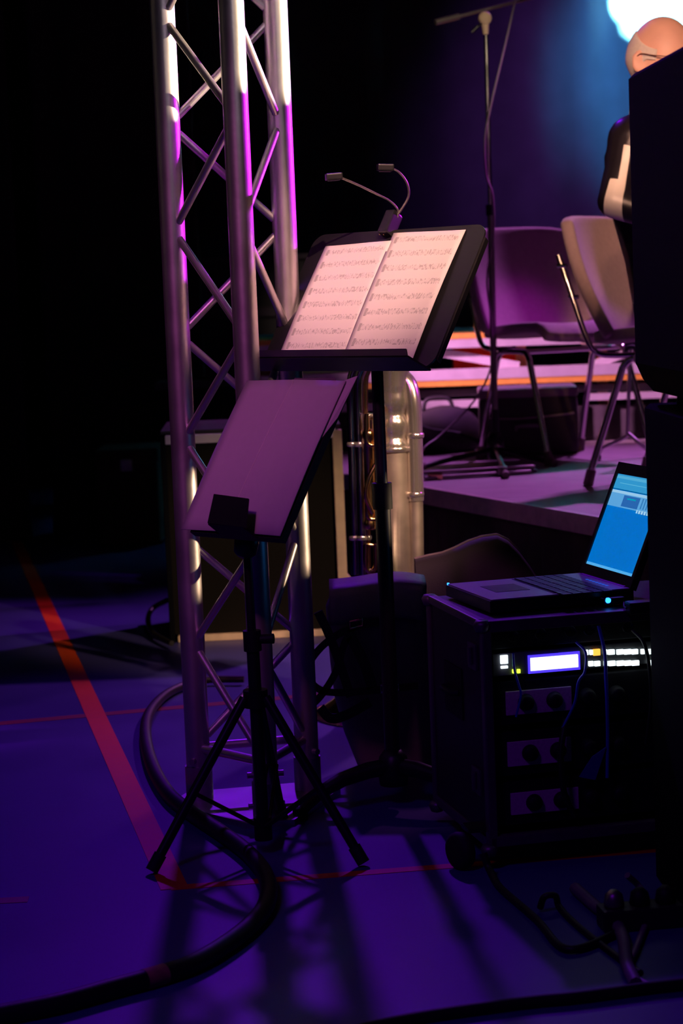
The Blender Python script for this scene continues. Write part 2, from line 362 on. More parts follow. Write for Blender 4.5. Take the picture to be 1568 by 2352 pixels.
for bx in range(4):
    bb = MB(); a0_ = RP(X0 + 305 * bx, ly(X0 + 305 * bx, 768)); a1_ = RP(X0 + 305 * (bx + 1) - 4, ly(X0 + 305 * (bx + 1) - 4, 768)); bb.prism([a0_ + Vector((0, 0.02, -0.02)), a1_ + Vector((0, 0.02, -0.02)), a1_ + Vector((0, 1.2, -0.02)), a0_ + Vector((0, 1.2, -0.02))], (0, 0, 0.018)); bb.build('deck_board', M['riser_dark'], riser)
hb(791, 20 * s, 0.05, 'top_beam', M['riser_alu'])
hb(862, 24 * s, 0.06, 'lower_beam', M['riser_alu'])
hb(882, 12 * s, 0.3, 'lower_board', M['riser_wood'], dy=-0.003)
hb(905, 16 * s, 0.04, 'dark_rail', M['riser_dark'], dy=0.05)
hb(930, 17 * s, 0.05, 'bottom_beam', M['riser_alu'], 560, 1115)
hb(925, 15 * s, 0.05, 'bottom_beam', M['riser_alu'], 1345, 1760)
beam((985, 806), (1195, 842), 20 * s, 0.03, 'cross_brace', M['riser_alu'], 0.06)
beam((1480, 800), (1370, 838), 18 * s, 0.03, 'cross_brace', M['riser_alu'], 0.06)
beam((640, 842), (760, 806), 18 * s, 0.03, 'cross_brace', M['riser_alu'], 0.06)
def rsk(u, v):
    a0_ = RP(500, ly(500, 945)); a1_ = RP(1760, ly(1760, 945)); p = a0_ + (a1_ - a0_) * u
    return (p.x, 0.045 + 0.010 * math.sin(2 * PI * p.x / 0.11), 0.0 + (p.z + 0.0) * v)
bb = MB(); bb.grid(rsk, 160, 4, 0.004); bb.build('skirt', M['skirt'], riser)
for px in (600, 900, 1203, 1392, 1650):
    a = RP(px, ly(px, 800)); bb = MB(); bb.box((a.x, a.y + 0.16, a.z / 2 + 0.0), (0.04, 0.04, a.z), bevel=0.004); bb.build('post', M['tan_wood'], riser)
# back riser panel with rails
bk = thing('rear_partition', 'low dark partition with two faint purple rails, in front of the backdrop curtain', 'partition', (0.6, 11.3, 0))
bb = MB(); bb.box((0.3, 0.06, 0.63), (4.6, 0.05, 1.26)); bb.build('panel', M['riser_dark'], bk)
for z, h in ((1.275, 0.03), (0.985, 0.05)):
    bb = MB(); bb.box((0.3, 0.02, z), (4.6, 0.05, h), bevel=0.004); bb.build('rail', mat('violet_grey_rail', (0.10, 0.07, 0.12), 0.7), bk)
# red boxes below the riser
for px, py, wd, hh, lab in ((606, 812, 0.075, 0.11, 'small red box under the riser, seen left of the music stand'), (1085, 815, 0.17, 0.10, 'red box under the riser, seen behind the microphone stand'), (1175, 812, 0.10, 0.09, 'smaller red box under the riser, seen behind the left chair leg')):
    a = at_y(px, ly(px, py + 20), RY + 0.30)
    o = thing('red_box', lab, 'box', (a.x, a.y, 0.7405))
    bb = MB(); bb.box((0, 0, 0.05), (wd, 0.15, hh), bevel=0.008); bb.build('body', M['red_box'], o)
    bb = MB(); bb.box((0, 0, 0.05 + hh / 2 + 0.008), (wd + 0.01, 0.16, 0.016), bevel=0.004); bb.build('lid', M['red_box'], o)
bb = MB(); bb.box((0.45 - rl.x, 0.36, 0.725 - STZ), (2.4, 0.3, 0.03)); sh = bb.build('shelf', M['riser_dark'], riser)

# ------------------------------------------------------------------ dark wooden cabinet with pale edging (left of stage)
c0 = at_z(365, 1482); c1 = at_z(752, 1456)
cy = (c0.y + c1.y) / 2
cabL = at_y(368, 1000, cy); cabR = at_y(782, 990, cy)
cw = cabR.x - cabL.x; cz = 0.655
cab = thing('bass_cabinet', 'low black fronted wooden cabinet with pale worn edges, behind the truss tower', 'cabinet', ((cabL.x + cabR.x) / 2, cy, 0), R(2))
bb = MB(); bb.box((0, 0.24, cz / 2 + 0.005), (cw - 0.01, 0.44, cz - 0.03)); bb.build('body', M['paint_black'], cab)
bb = MB(); bb.box((-0.01, 0.012, cz / 2), (cw - 0.05, 0.012, cz - 0.05)); bb.build('grille', M['grille'], cab)
bb = MB(); bb.box((cw / 2 - 0.012, 0.01, cz / 2), (0.030, 0.03, cz), bevel=0.003); bb.build('edge_strip', M['wood_edge'], cab)
bb = MB(); bb.box((-cw / 2 + 0.008, 0.01, cz / 2), (0.016, 0.03, cz), bevel=0.003); bb.build('edge_strip', M['paint_black'], cab)
bb = MB(); bb.box((0, 0.01, 0.012), (cw - 0.05, 0.03, 0.022), bevel=0.003); bb.build('base_strip', M['wood_edge'], cab)
bb = MB(); bb.box((0, 0.02, cz - 0.010), (cw - 0.03, 0.05, 0.028), bevel=0.003); bb.build('top_strip', M['riser_alu'], cab)
bb = MB(); bb.box((0, 0.25, cz + 0.012), (cw, 0.48, 0.012), bevel=0.003); bb.build('lid', M['case_panel'], cab)
bb = MB(); bb.prism([(cw / 2 - 0.02, 0.03, 0.02), (cw / 2 + 0.045, 0.03, 0.02), (cw / 2 + 0.03, 0.03, 0.16), (cw / 2 - 0.02, 0.03, 0.22)], (0, 0.03, 0)); bb.build('corner_brace', M['wood_edge'], cab)
# faint trunk at far left
a = at_z(300, 1255)
tr = thing('storage_trunk', 'faint brown storage trunk in the dark, left of the truss tower', 'trunk', (a.x, a.y + 0.2, 0))
bb = MB(); bb.box((0, 0, 0.19), (0.27, 0.4, 0.36), bevel=0.01); bb.build('body', mat('brown_trunk', (0.035, 0.018, 0.010), 0.7, noise=0.4, nscale=14), tr)
bb = MB(); bb.box((0, 0, 0.40), (0.28, 0.41, 0.06), bevel=0.01); bb.build('lid', mat('brown_trunk_lid', (0.03, 0.016, 0.010), 0.7, noise=0.4, nscale=14), tr)
bb = MB(); bb.box((0, -0.21, 0.36), (0.05, 0.012, 0.05), bevel=0.003); bb.build('latch', M['alu_dull'], tr)

# ------------------------------------------------------------------ truss tower
TL = Vector((-0.331, 4.44, 0)); TR = Vector((-0.097, 4.485, 0)); TM = Vector((-0.1800, 4.265, 0))
tc_ = (TL + TR + TM) / 3
truss = thing('truss_tower', 'tall triangular aluminium truss tower standing on the blue floor', 'truss', (tc_.x, tc_.y, 0))
tl = truss.location
TOP = 3.1
for p in (TL, TM, TR):
    bb = MB(); a = L(p, tl); bb.tube([a + Vector((0, 0, 0.012)), a + Vector((0, 0, TOP))], 0.0262, 24); bb.build('chord', M['alu'], truss)
    bb = MB(); bb.tube([a + Vector((0, 0, 0.012)), a + Vector((0, 0, 0.085))], 0.0295, 20); bb.build('coupler', M['alu_dull'], truss)
    for zz in (0.035, 0.10):
        bb = MB(); u = (p - tc_); u.z = 0; u.normalize(); sx = Vector((-u.y, u.x, 0))
        bb.tube([a + sx * -0.038 + Vector((0, 0, zz)), a + sx * 0.038 + Vector((0, 0, zz))], 0.007, 8); bb.build('pin', M['alu_dull'], truss)
def brace(p, z0, q, z1, r=0.0085):
    a = L(p, tl) + Vector((0, 0, z0)); c = L(q, tl) + Vector((0, 0, z1)); d = (c - a); h = Vector((d.x, d.y, 0)).normalized()
    a = a + h * 0.022; c = c - h * 0.022
    bb = MB(); bb.tube([a, c], r, 10); bb.build('brace', M['alu'], truss)
g = 0.018
per = 0.44; zA = 0.352; zB = 0.572   # node levels
k = 0
zs = [zA + per * i for i in range(7)]
for z in zs:
    if z > TOP - 0.1: break
    # face left-middle: left nodes at zA levels, middle nodes at zB levels
    for (p, q, off) in ((TL, TM, 0.0), (TM, TR, 0.0), (TR, TL, 0.0)):
        zn = z
        up = zn + per / 2
        if up < TOP: brace(p, zn + g, q, up - g)
        lo = zn - per / 2
        brace(p, zn - g, q, max(lo + g, 0.14))
for (p, q) in ((TL, TM), (TM, TR), (TR, TL)):
    brace(p, 0.125, q, 0.125, 0.010)
base = [TL, TM, TR]
cen = tc_
poly = []
for p in base:
    d = (p - cen).normalized(); s_ = Vector((-d.y, d.x, 0))
    poly += [p + d * 0.05 - s_ * 0.05, p + d * 0.05 + s_ * 0.05]
poly.sort(key=lambda v: math.atan2(v.y - cen.y, v.x - cen.x))
bb = MB(); bb.prism([L(p, tl) for p in poly], (0, 0, 0.012)); bb.build('base_plate', M['alu'], truss)

# ------------------------------------------------------------------ sheet music material
def music_material(name, rows, seed, blank_tail=0.0):
    m = bpy.data.materials.new(name); m.use_nodes = True; nt = m.node_tree; bs = nt.nodes['Principled BSDF']
    bs.inputs['Roughness'].default_value = 0.85; bs.inputs['Specular IOR Level'].default_value = 0.15
    N = nt.nodes.new; Lk = nt.links.new
    uv = N('ShaderNodeUVMap'); sep = N('ShaderNodeSeparateXYZ'); Lk(uv.outputs[0], sep.inputs[0])
    def mth(op, a, b_=None, clamp=False):
        n = N('ShaderNodeMath'); n.operation = op; n.use_clamp = clamp
        for i, x in enumerate((a, b_)):
            if x is None: continue
            if isinstance(x, (int, float)): n.inputs[i].default_value = x
            else: Lk(x, n.inputs[i])
        return n.outputs[0]
    U, V = sep.outputs[0], sep.outputs[1]
    rr = mth('MULTIPLY', V, float(rows)); fr = mth('FRACT', rr)
    c = mth('ABSOLUTE', mth('SUBTRACT', fr, 0.5))
    band = mth('LESS_THAN', c, 0.13)
    stave = mth('FRACT', mth('MULTIPLY', mth('ADD', mth('SUBTRACT', fr, 0.5), 0.13), 5 / 0.26 ))
    line = mth('MULTIPLY', mth('LESS_THAN', stave, 0.22), band)
    cmb = N('ShaderNodeCombineXYZ'); Lk(mth('MULTIPLY', U, 60.0), cmb.inputs[0]); Lk(mth('MULTIPLY', V, rows * 4.2), cmb.inputs[1]); cmb.inputs[2].default_value = seed
    no = N('ShaderNodeTexNoise'); no.inputs['Scale'].default_value = 1.0; no.inputs['Detail'].default_value = 1.0; Lk(cmb.outputs[0], no.inputs['Vector'])
    cm2 = N('ShaderNodeCombineXYZ'); Lk(mth('MULTIPLY', U, 5.0), cm2.inputs[0]); Lk(mth('FLOOR', rr), cm2.inputs[1]); cm2.inputs[2].default_value = seed + 3
    n2 = N('ShaderNodeTexNoise'); n2.inputs['Scale'].default_value = 1.0; Lk(cm2.outputs[0], n2.inputs['Vector'])
    dens = mth('MULTIPLY', mth('SUBTRACT', n2.outputs['Fac'], 0.5), 0.34)
    thr = mth('SUBTRACT', 0.56, dens)
    wide = mth('LESS_THAN', c, 0.20)
    notes = mth('MULTIPLY', mth('GREATER_THAN', no.outputs['Fac'], thr), wide)
    clef = mth('MULTIPLY', mth('MULTIPLY', mth('LESS_THAN', U, 0.10), mth('GREATER_THAN', U, 0.065)), mth('LESS_THAN', c, 0.26))
    ink = mth('MAXIMUM', mth('MAXIMUM', mth('MULTIPLY', line, 0.30), mth('MULTIPLY', notes, 0.40)), mth('MULTIPLY', clef, 0.5))
    ins = mth('MULTIPLY', mth('MULTIPLY', mth('GREATER_THAN', U, 0.06), mth('LESS_THAN', U, 0.95)), mth('MULTIPLY', mth('GREATER_THAN', V, 0.03), mth('LESS_THAN', V, 0.965)))
    ink = mth('MULTIPLY', ink, ins)
    mx = N('ShaderNodeMix'); mx.data_type = 'RGBA'; mx.inputs['A'].default_value = (0.86, 0.80, 0.76, 1); mx.inputs['B'].default_value = (0.10, 0.08, 0.09, 1)
    Lk(ink, mx.inputs['Factor']); Lk(mx.outputs['Result'], bs.inputs['Base Color'])
    return m
def set_uv(o, fn):
    me = o.data; uvl = me.uv_layers.new(name='UVMap')
    for lp in me.loops: uvl.data[lp.index].uv = fn(me.vertices[lp.vertex_index].co)

# a desk frame: origin at the centre of its lower edge; ex along its width, ey up the slope, ez out of the face
def desk_frame(theta, tau):
    th, ta = R(theta), R(tau)
    n_h = Vector((-math.sin(th), -math.cos(th), 0))        # faces left and towards the camera
    ex = Vector((math.cos(th), -math.sin(th), 0))
    ey = Vector((0, 0, 1)) * math.cos(ta) - n_h * math.sin(ta)
    ez = ex.cross(ey)
    return ex, ey, ez

# ------------------------------------------------------------------ back music stand (heavy, black)
pb = at_z(905, 1868)
SY = 4.36
st = thing('music_stand', 'tall black music stand with a wide desk holding two sheets of music', 'music stand', (at_y(893, 1500, SY).x, SY, 0))
so = Vector(st.location)
ex, ey, ez = desk_frame(44, 34)
DW, DH = 0.485, 0.335
dc = L(at_y(852, 684, SY - 0.03), so)
d0 = dc - ey * DH / 2     # lower edge centre
def DP(u, v, w_=0.0): return d0 + ex * u + ey * v + ez * w_
def round_outline(W, H, r, n=5):
    out = []
    for (cx, cyy, a0_) in ((W / 2 - r, r, -90), (W / 2 - r, H - r, 0), (-W / 2 + r, H - r, 90), (-W / 2 + r, r, 180)):
        for k_ in range(n + 1):
            a_ = R(a0_ + 90 * k_ / n); out.append((cx + r * math.cos(a_), cyy + r * math.sin(a_)))
    return out
bb = MB(); bb.prism([DP(u, v, 0) for u, v in round_outline(DW, DH, 0.03)], -ez * 0.004); desk = bb.build('desk', M['black_metal'], st)
bb = MB(); bb.prism([DP(u, -0.004, wz) for u, wz in ((-DW / 2, 0), (DW / 2, 0), (DW / 2 - 0.02, 0.052), (-DW / 2 + 0.02, 0.052))], ey * -0.004)
bb.prism([DP(-DW / 2 + 0.02, -0.006, 0.052), DP(DW / 2 - 0.02, -0.006, 0.052), DP(DW / 2 - 0.03, 0.010, 0.052), DP(-DW / 2 + 0.03, 0.010, 0.052)], ez * 0.003); bb.build('ledge', M['black_metal'], st)
for sgn in (-1, 1):
    bb = MB(); bb.prism([DP(sgn * DW / 2, 0.02, -0.004), DP(sgn * DW / 2, DH - 0.03, -0.004), DP(sgn * (DW / 2 - 0.003), DH - 0.03, -0.018), DP(sgn * (DW / 2 - 0.003), 0.02, -0.018)], ex * sgn * 0.003); bb.build('rim', M['black_metal'], st)
jt = DP(0, DH * 0.42, -0.03)
bb = MB(); bb.box(jt, (0.07, 0.05, 0.06), Matrix((ex, ey, ez)).transposed(), 0.006); bb.build('tilt_bracket', M['black_matt'], st)
pz = jt.z - 0.01
ptop = Vector((jt.x, jt.y + 0.02, pz)); pbot = Vector((0, 0, 0.07))
def pole_pt(z): return pbot + (ptop - pbot) * ((z - pbot.z) / (ptop.z - pbot.z))
bb = MB(); bb.tube([pole_pt(0.62), ptop], 0.0125, 16); bb.build('inner_pole', M['black_metal'], st)
bb = MB(); bb.tube([pole_pt(0.05), pole_pt(0.66)], 0.0165, 16); bb.build('outer_pole', M['black_metal'], st)
bb = MB(); bb.tube([pole_pt(0.635), pole_pt(0.69)], 0.021, 16); bb.build('clutch', M['black_matt'], st)
for ang in (205, 325, 85):
    d = Vector((math.cos(R(ang)), math.sin(R(ang)), 0)); s_ = Vector((-d.y, d.x, 0))
    prof = [(0.0, 0.085), (0.06, 0.083), (0.12, 0.072), (0.17, 0.052), (0.205, 0.028), (0.22, 0.012)]
    bb = MB(); bb.tube([d * r_ + Vector((0, 0, h)) for r_, h in prof], [0.019, 0.018, 0.016, 0.014, 0.012, 0.010], 12); leg = bb.build('leg', M['black_metal'], st)
    bb = MB(); bb.lathe([(0, 0), (0.016, 0), (0.016, 0.02), (0.011, 0.026), (0, 0.026)], d * 0.22, (0, 0, 1), 14); bb.build('rubber_foot', M['rubber'], leg)
bb = MB(); bb.lathe([(0, 0.045), (0.03, 0.045), (0.034, 0.075), (0.03, 0.105), (0.018, 0.12), (0, 0.12)], (0, 0, 0), (0, 0, 1), 18); bb.build('hub', M['black_metal'], st)

# sheets of music on that desk (things of their own)
def page(name, u0, u1, v0, v1, curl, m, label, lift=0.002, fold=False):
    root_loc = so + DP((u0 + u1) / 2, v0, lift)
    def fn(a_, c_):
        u = u0 + (u1 - u0) * a_; v = v0 + (v1 - v0) * c_
        wv = lift + curl * (0.5 - 0.5 * math.cos(PI * a_)) * (c_ ** 2) + 0.003 * math.sin(PI * c_)
        p = so + DP(u, v, wv)
        return p - root_loc
    bb = MB(); bb.grid(fn, 12, 16, 0.0006); o = bb.build(name, m); o.location = root_loc
    set_uv(o, lambda co: ((((co + root_loc - so) - d0).dot(ex) - u0) / (u1 - u0), (((co + root_loc - so) - d0).dot(ey) - v0) / (v1 - v0)))
    tag(o, label, 'sheet music', 'sheets of music on the tall stand'); return o
page('music_sheet', -0.196, 0.000, 0.002, 0.302, 0.006, music_material('printed_music_left', 9, 1.0), 'left sheet of printed music on the tall black stand', 0.0025)
pr = page('music_sheet', -0.004, 0.190, 0.002, 0.322, -0.004, music_material('printed_music_right', 9, 7.0), 'right sheet of printed music, taller, overlapping the left one', 0.007)

# clip lamp with two goosenecks on the desk's top edge
ct = so + DP(-0.025, DH, 0.0)
lamp = thing('clip_lamp', 'black clip-on music lamp with two unlit gooseneck heads on the desk top', 'lamp', ct)
bb = MB(); bb.box((0.0, 0.0, 0.012), (0.026, 0.03, 0.055), Matrix((ex, ey, ez)).transposed() @ Matrix.Rotation(R(90), 3, 'X'), 0.004); clip = bb.build('clip', M['black_metal'], lamp)
bb = MB()
for du in (-0.012, 0.0):
    bb.tube(smooth_pts([ex * du + ez * 0.012 + ey * -0.02, ex * du + ez * 0.013 + ey * 0.012, ex * du + ez * -0.003 + ey * 0.03, ex * du + ez * -0.015 + ey * 0.01], 4), 0.0016, 6)
bb.build('spring', M['brass'], lamp)
def lp(px, py, dy=0.0): return at_y(px, py, ct.y + dy) - ct
g1 = [lp(905, 503), lp(922, 480, 0.0), lp(938, 450, 0.0), lp(934, 420, -0.01), lp(915, 395, -0.02), lp(893, 385, -0.03)]
g2 = [lp(912, 500), lp(913, 482), lp(895, 462, -0.01), lp(865, 446, -0.03), lp(820, 424, -0.05), lp(775, 405, -0.07)]
for gpts in (g1, g2):
    bb = MB(); bb.tube(smooth_pts(gpts, 7), 0.0026, 8); bb.build('gooseneck', M['grey_metal'], lamp)
for gpts, dv in ((g1, Vector((-1, -0.2, 0.05))), (g2, Vector((-1, -0.2, -0.05)))):
    e = gpts[-1]; hx = dv.normalized(); rot = hx.to_track_quat('X', 'Z').to_matrix()
    bb = MB(); bb.box(e + hx * 0.008, (0.034, 0.022, 0.014), rot, 0.003); hd = bb.build('lamp_head', M['black_metal'], lamp)
    bb = MB(); bb.box(e + hx * 0.008 + Vector((0, 0, -0.0075)), (0.024, 0.014, 0.002), rot); bb.build('lens', M['alu'], hd)

# ------------------------------------------------------------------ front music stand (tripod) with plain board
FY = 4.01
fb = at_y(606, 1940, FY)
fst = thing('music_stand', 'short black tripod music stand holding a plain folder, in front of the truss', 'music stand', (fb.x, FY, 0))
fo = Vector(fst.location)
ex2, ey2, ez2 = desk_frame(42, 36)
PW, PH = 0.262, 0.338
pc = L(at_y(603, 1046, FY - 0.03), fo)
e0 = pc - ey2 * PH / 2
def EP(u, v, w_=0.0): return e0 + ex2 * u + ey2 * v + ez2 * w_
bb = MB(); bb.prism([EP(u, v, -0.006) for u, v in ((-0.11, -0.002), (PW / 2 + 0.0, -0.004), (PW / 2 + 0.0, PH * 0.99), (-0.11, PH * 0.97))], -ez2 * 0.016); bb.build('desk', M['black_matt'], fst)
lipc = 0.045
bb = MB(); bb.prism([EP(-0.012, -0.006, 0.0), EP(0.080, -0.006, 0.0), EP(0.076, -0.006, 0.046), EP(-0.012, -0.006, 0.046)], ey2 * -0.004)
bb.prism([EP(-0.012, -0.008, 0.046), EP(0.090, -0.012, 0.046), EP(0.070, 0.046, 0.050), EP(-0.024, 0.052, 0.050)], ez2 * 0.003); bb.build('page_holder', M['black_matt'], fst)
pt2 = Vector((L(at_y(568, 1285, FY), fo)))
ftop = Vector((pt2.x, 0.0, L(at_y(565, 1245, FY), fo).z)); fbot = Vector((0, 0, 0.034))
def fp(z): return fbot + (ftop - fbot) * ((z - fbot.z) / (ftop.z - fbot.z))
hj = ftop
bb = MB(); bb.lathe([(0, -0.03), (0.014, -0.03), (0.022, -0.022), (0.024, 0.0), (0.022, 0.012), (0.012, 0.02), (0, 0.02)], hj, (0.2, -0.3, 1), 18); bb.build('tilt_joint', M['black_metal'], fst)
bb = MB(); q1 = hj + Vector((0, 0, 0.01)); q2 = EP(0.02, 0.06, -0.024); bb.tube([q1, (q1 + q2) / 2 + Vector((0, 0, -0.01)), q2], 0.010, 10); bb.build('arm', M['black_metal'], fst)
zk = L(at_y(600, 1468, FY), fo).z
zc = L(at_y(590, 1600, FY), fo).z
bb = MB(); bb.tube([fp(zk - 0.05), fp(ftop.z - 0.01)], 0.0085, 14); bb.build('inner_pole', M['black_metal'], fst)
bb = MB(); bb.tube([fp(0.034), fp(zk + 0.01)], 0.0125, 16); bb.build('outer_pole', M['black_metal'], fst)
bb = MB(); bb.tube([fp(zk - 0.022), fp(zk + 0.018)], 0.0175, 16); cl = bb.build('clamp', M['black_matt'], fst)
bb = MB(); bb.tube([fp(zk) + Vector((0.012, 0, 0)), fp(zk) + Vector((0.042, -0.005, 0.001))], [0.009, 0.010], 12); bb.build('knob', M['black_matt'], cl)
bb = MB(); bb.tube([fp(zc - 0.02), fp(zc + 0.014)], 0.024, 16); bb.build('collar', M['black_matt'], fst)
bb = MB(); bb.tube([fp(0.030), fp(0.075)], 0.0175, 16); bb.build('lower_collar', M['black_matt'], fst)
fl = at_z(352, 2008); fr_ = at_z(832, 1990)
feet = [L(fl, fo), L(fr_, fo), Vector((0.03, 0.235, 0))]
for f_ in feet:
    d = Vector((f_.x, f_.y, 0)).normalized(); s_ = Vector((-d.y, d.x, 0))
    top = fp(zc) + d * 0.024; bot = Vector((f_.x, f_.y, 0.012))
    bb = MB(); bb.tube([top, bot], 0.0098, 10); leg = bb.build('leg', M['black_metal'], fst)
    dd = (bot - top).normalized()
    bb = MB(); bb.tube([bot - dd * 0.03, bot + dd * 0.006], [0.0125, 0.0125], 12); bb.build('rubber_foot', M['rubber'], leg)
    mid = top + (bot - top) * 0.56
    for sg in (-1, 1):
        bb = MB(); bb.tube([mid + s_ * 0.010 * sg, fp(0.052) + s_ * 0.010 * sg], 0.0042, 8); bb.build('strut', M['black_metal'], fst)
# the plain folder resting on it
fl_loc = fo + EP(0, 0, 0)
fold = thing('plain_folder', 'plain pale folder with a centre crease, standing on the short tripod stand', 'folder', fl_loc)
def folder_fn(a_, c_):
    u = -PW / 2 + PW * a_; v = PH * c_
    if c_ < 0.5 and False: pass
    wv = 0.003 - 0.004 * abs(a_ - 0.5) * 2 + 0.004 * math.sin(PI * c_)
    return EP(u, v, wv + 0.001) - EP(0, 0, 0)
bb = MB(); bb.grid(folder_fn, 12, 12, 0.002); bb.build('cover', M['plain_page'], fold)
bb = MB(); bb.grid(lambda u, v: EP(-0.0085 + 0.010 * v + 0.0016 * (u - 0.5), PH * (0.14 + 0.85 * v), 0.0041 + 0.0042 * math.sin(PI * (0.14 + 0.85 * v)) + 0.0006) - EP(0, 0, 0), 1, 14, 0.0005); bb.build('crease', M['crease'], fold)
bb = MB(); bb.prism([EP(PW / 2 - 0.004, PH * 0.60, -0.001) - EP(0, 0, 0), EP(PW / 2 + 0.006, PH * 0.78, -0.012) - EP(0, 0, 0), EP(PW / 2 + 0.012, PH * 1.055, -0.012) - EP(0, 0, 0), EP(PW / 2 - 0.008, PH * 1.0, -0.001) - EP(0, 0, 0)], ez2 * -0.001); bb.build('loose_leaf', M['plain_page'], fold)
bb = MB(); bb.prism([EP(PW / 2 - 0.14, PH * 0.985, 0.0) - EP(0, 0, 0), EP(PW / 2 - 0.02, PH * 0.985, 0.0) - EP(0, 0, 0), EP(PW / 2 - 0.03, PH * 1.018, 0.0) - EP(0, 0, 0), EP(PW / 2 - 0.135, PH * 1.018, 0.0) - EP(0, 0, 0)], ez2 * -0.002); bb.build('inner_leaf', M['leather'], fold)

# ------------------------------------------------------------------ tuba standing on its bell
TY = 5.34
tx = at_y(905, 1400, TY).x
tu = thing('tuba', 'silver tuba standing on its brass bell behind the tall music stand', 'tuba', (tx, TY, 0))
to = Vector(tu.location)
def tp(px, py, dy=0.0): return L(at_y(px, py, TY + dy), to)
bell = [(0.225, 0.004), (0.222, 0.0), (0.205, 0.012), (0.17, 0.035), (0.135, 0.065), (0.105, 0.105), (0.082, 0.155), (0.066, 0.215), (0.056, 0.29), (0.050, 0.36)]
ba = tp(905, 1500); 
bb = MB(); bb.lathe(bell + [(0.047, 0.36), (0.053, 0.29), (0.063, 0.215), (0.079, 0.155), (0.102, 0.105), (0.132, 0.065), (0.167, 0.035), (0.203, 0.010)], (0, 0, 0), (0, 0, 1), 40); bb.build('bell', M['brass'], tu)
def tz(py): return tp(905, py).z
# the large branch above the bell, with a dented bow
b0 = tp(914, 1330); b1 = tp(905, 1010)
bb = MB(); bb.tube([Vector((0, 0, 0.35)), tp(914, 1330) , tp(910, 1150), tp(905, 1030)], [0.050, 0.044, 0.041, 0.040], 28); bb.build('bell_branch', M['silver_worn'], tu)
bb = MB(); pts_ = [tp(905, 1035), tp(904, 1000), tp(904, 965), tp(903, 925), tp(902, 890), tp(902, 855), tp(905, 810), tp(915, 780), tp(932, 770)]
bb.tube(smooth_pts(pts_, 5), [0.042 - 0.0060 * math.exp(-((i - 4.5) / 1.1) ** 2) - 0.0065 * math.exp(-((i - 12) / 1.3) ** 2) + 0.0015 * math.sin(i * 0.9) * (1 if i < 20 else 0) for i in range(5 * 8 + 1)], 28); bb.build('bottom_bow', M['silver'], tu)
bb = MB(); bb.lathe([(0.043, -0.008), (0.0475, -0.005), (0.0475, 0.005), (0.043, 0.008)], tp(905, 1030), (0, 0, 1), 28); bb.build('ferrule', M['silver'], tu)
# right branch with rounded top bow
rb = [tp(958, 1330, -0.02), tp(955, 1150, -0.02), tp(952, 1000, -0.02), tp(949, 930, -0.02), tp(940, 885, -0.01), tp(922, 862, 0.0)]
bb = MB(); bb.tube(smooth_pts(rb[:3], 4), 0.0185, 18); bb.build('branch', M['silver_worn'], tu)
bb = MB(); bb.tube(smooth_pts(rb[1:], 6), 0.0205, 18); bb.build('branch', M['silver'], tu)
for py in (1000, 1135):
    bb = MB(); bb.lathe([(0.021, -0.007), (0.0235, -0.004), (0.0235, 0.004), (0.021, 0.007)], tp(953, py, -0.02), (0, 0, 1), 18); bb.build('ferrule', M['silver'], tu)
# left cluster of tubing
for px0, px1, dy, r_, m_ in ((806, 816, 0.0, 0.012, 'silver_mirror'), (822, 834, -0.015, 0.0125, 'silver_mirror'), (838, 846, 0.02, 0.008, 'brass')):
    pts_ = [tp(px1, 1320, dy), tp((px0 + px1) / 2, 1100, dy), tp(px0, 900, dy), tp(px0 + 8, 850, dy), tp(px0 + 30, 820, dy)]
    bb = MB(); bb.tube(smooth_pts(pts_, 6), r_, 14); bb.build('tubing', M[m_], tu)
    for py in (1020, 1235):
        bb = MB(); f_ = (1320 - py) / 420; bb.lathe([(r_ + 0.001, -0.006), (r_ + 0.003, -0.003), (r_ + 0.003, 0.003), (r_ + 0.001, 0.006)], tp(px1 + (px0 - px1) * f_, py, dy), (0, 0, 1), 14); bb.build('ferrule', M['silver'], tu)
# valves
for i, (px, dy) in enumerate(((848, -0.04), (858, 0.0), (870, 0.04))):
    c_ = tp(px, 1100, dy)
    bb = MB(); bb.lathe([(0, -0.13), (0.012, -0.13), (0.016, -0.125), (0.016, -0.11), (0.0135, -0.105), (0.0135, 0.10), (0.016, 0.105), (0.016, 0.12), (0.010, 0.128), (0, 0.128)], c_, (0.02, 0, 1), 18); v_ = bb.build('valve', M['brass'], tu)
    bb = MB(); bb.lathe([(0, 0), (0.004, 0), (0.004, 0.03), (0.011, 0.032), (0.011, 0.038), (0, 0.04)], c_ + Vector((0.003, 0, 0.128)), (0.02, 0, 1), 14); bb.build('finger_button', M['silver'], v_)
# valve slides: small looped tubes
for k_, (p0_, p1_, hh) in enumerate((((842, 1010), (866, 1010), 60), ((844, 1180), (868, 1180), 75), ((840, 1300), (862, 1300), 50))):
    a_ = tp(p0_[0], p0_[1] - hh, -0.05); c_ = tp(p1_[0], p1_[1] - hh, -0.05); a2 = tp(p0_[0], p0_[1], -0.05); c2 = tp(p1_[0], p1_[1], -0.05); mm_ = (a2 + c2) / 2 + Vector((0, 0, -0.014))
    bb = MB(); bb.tube(smooth_pts([a_, a2, mm_, c2, c_], 6), 0.0065, 10); bb.build('valve_slide', M['brass'], tu)
# braces between branches
for py in (960, 1120, 1250):
    bb = MB(); bb.tube([tp(836, py, 0.0), tp(890, py + 4, 0.0)], 0.004, 8); bb.build('stay', M['brass'], tu)
bb = MB(); bb.tube(smooth_pts([tp(866, 1060, -0.06), tp(846, 1100, -0.07), tp(840, 1140, -0.07), tp(856, 1180, -0.06)], 6), 0.006, 8); bb.build('lead_pipe', M['brass'], tu)

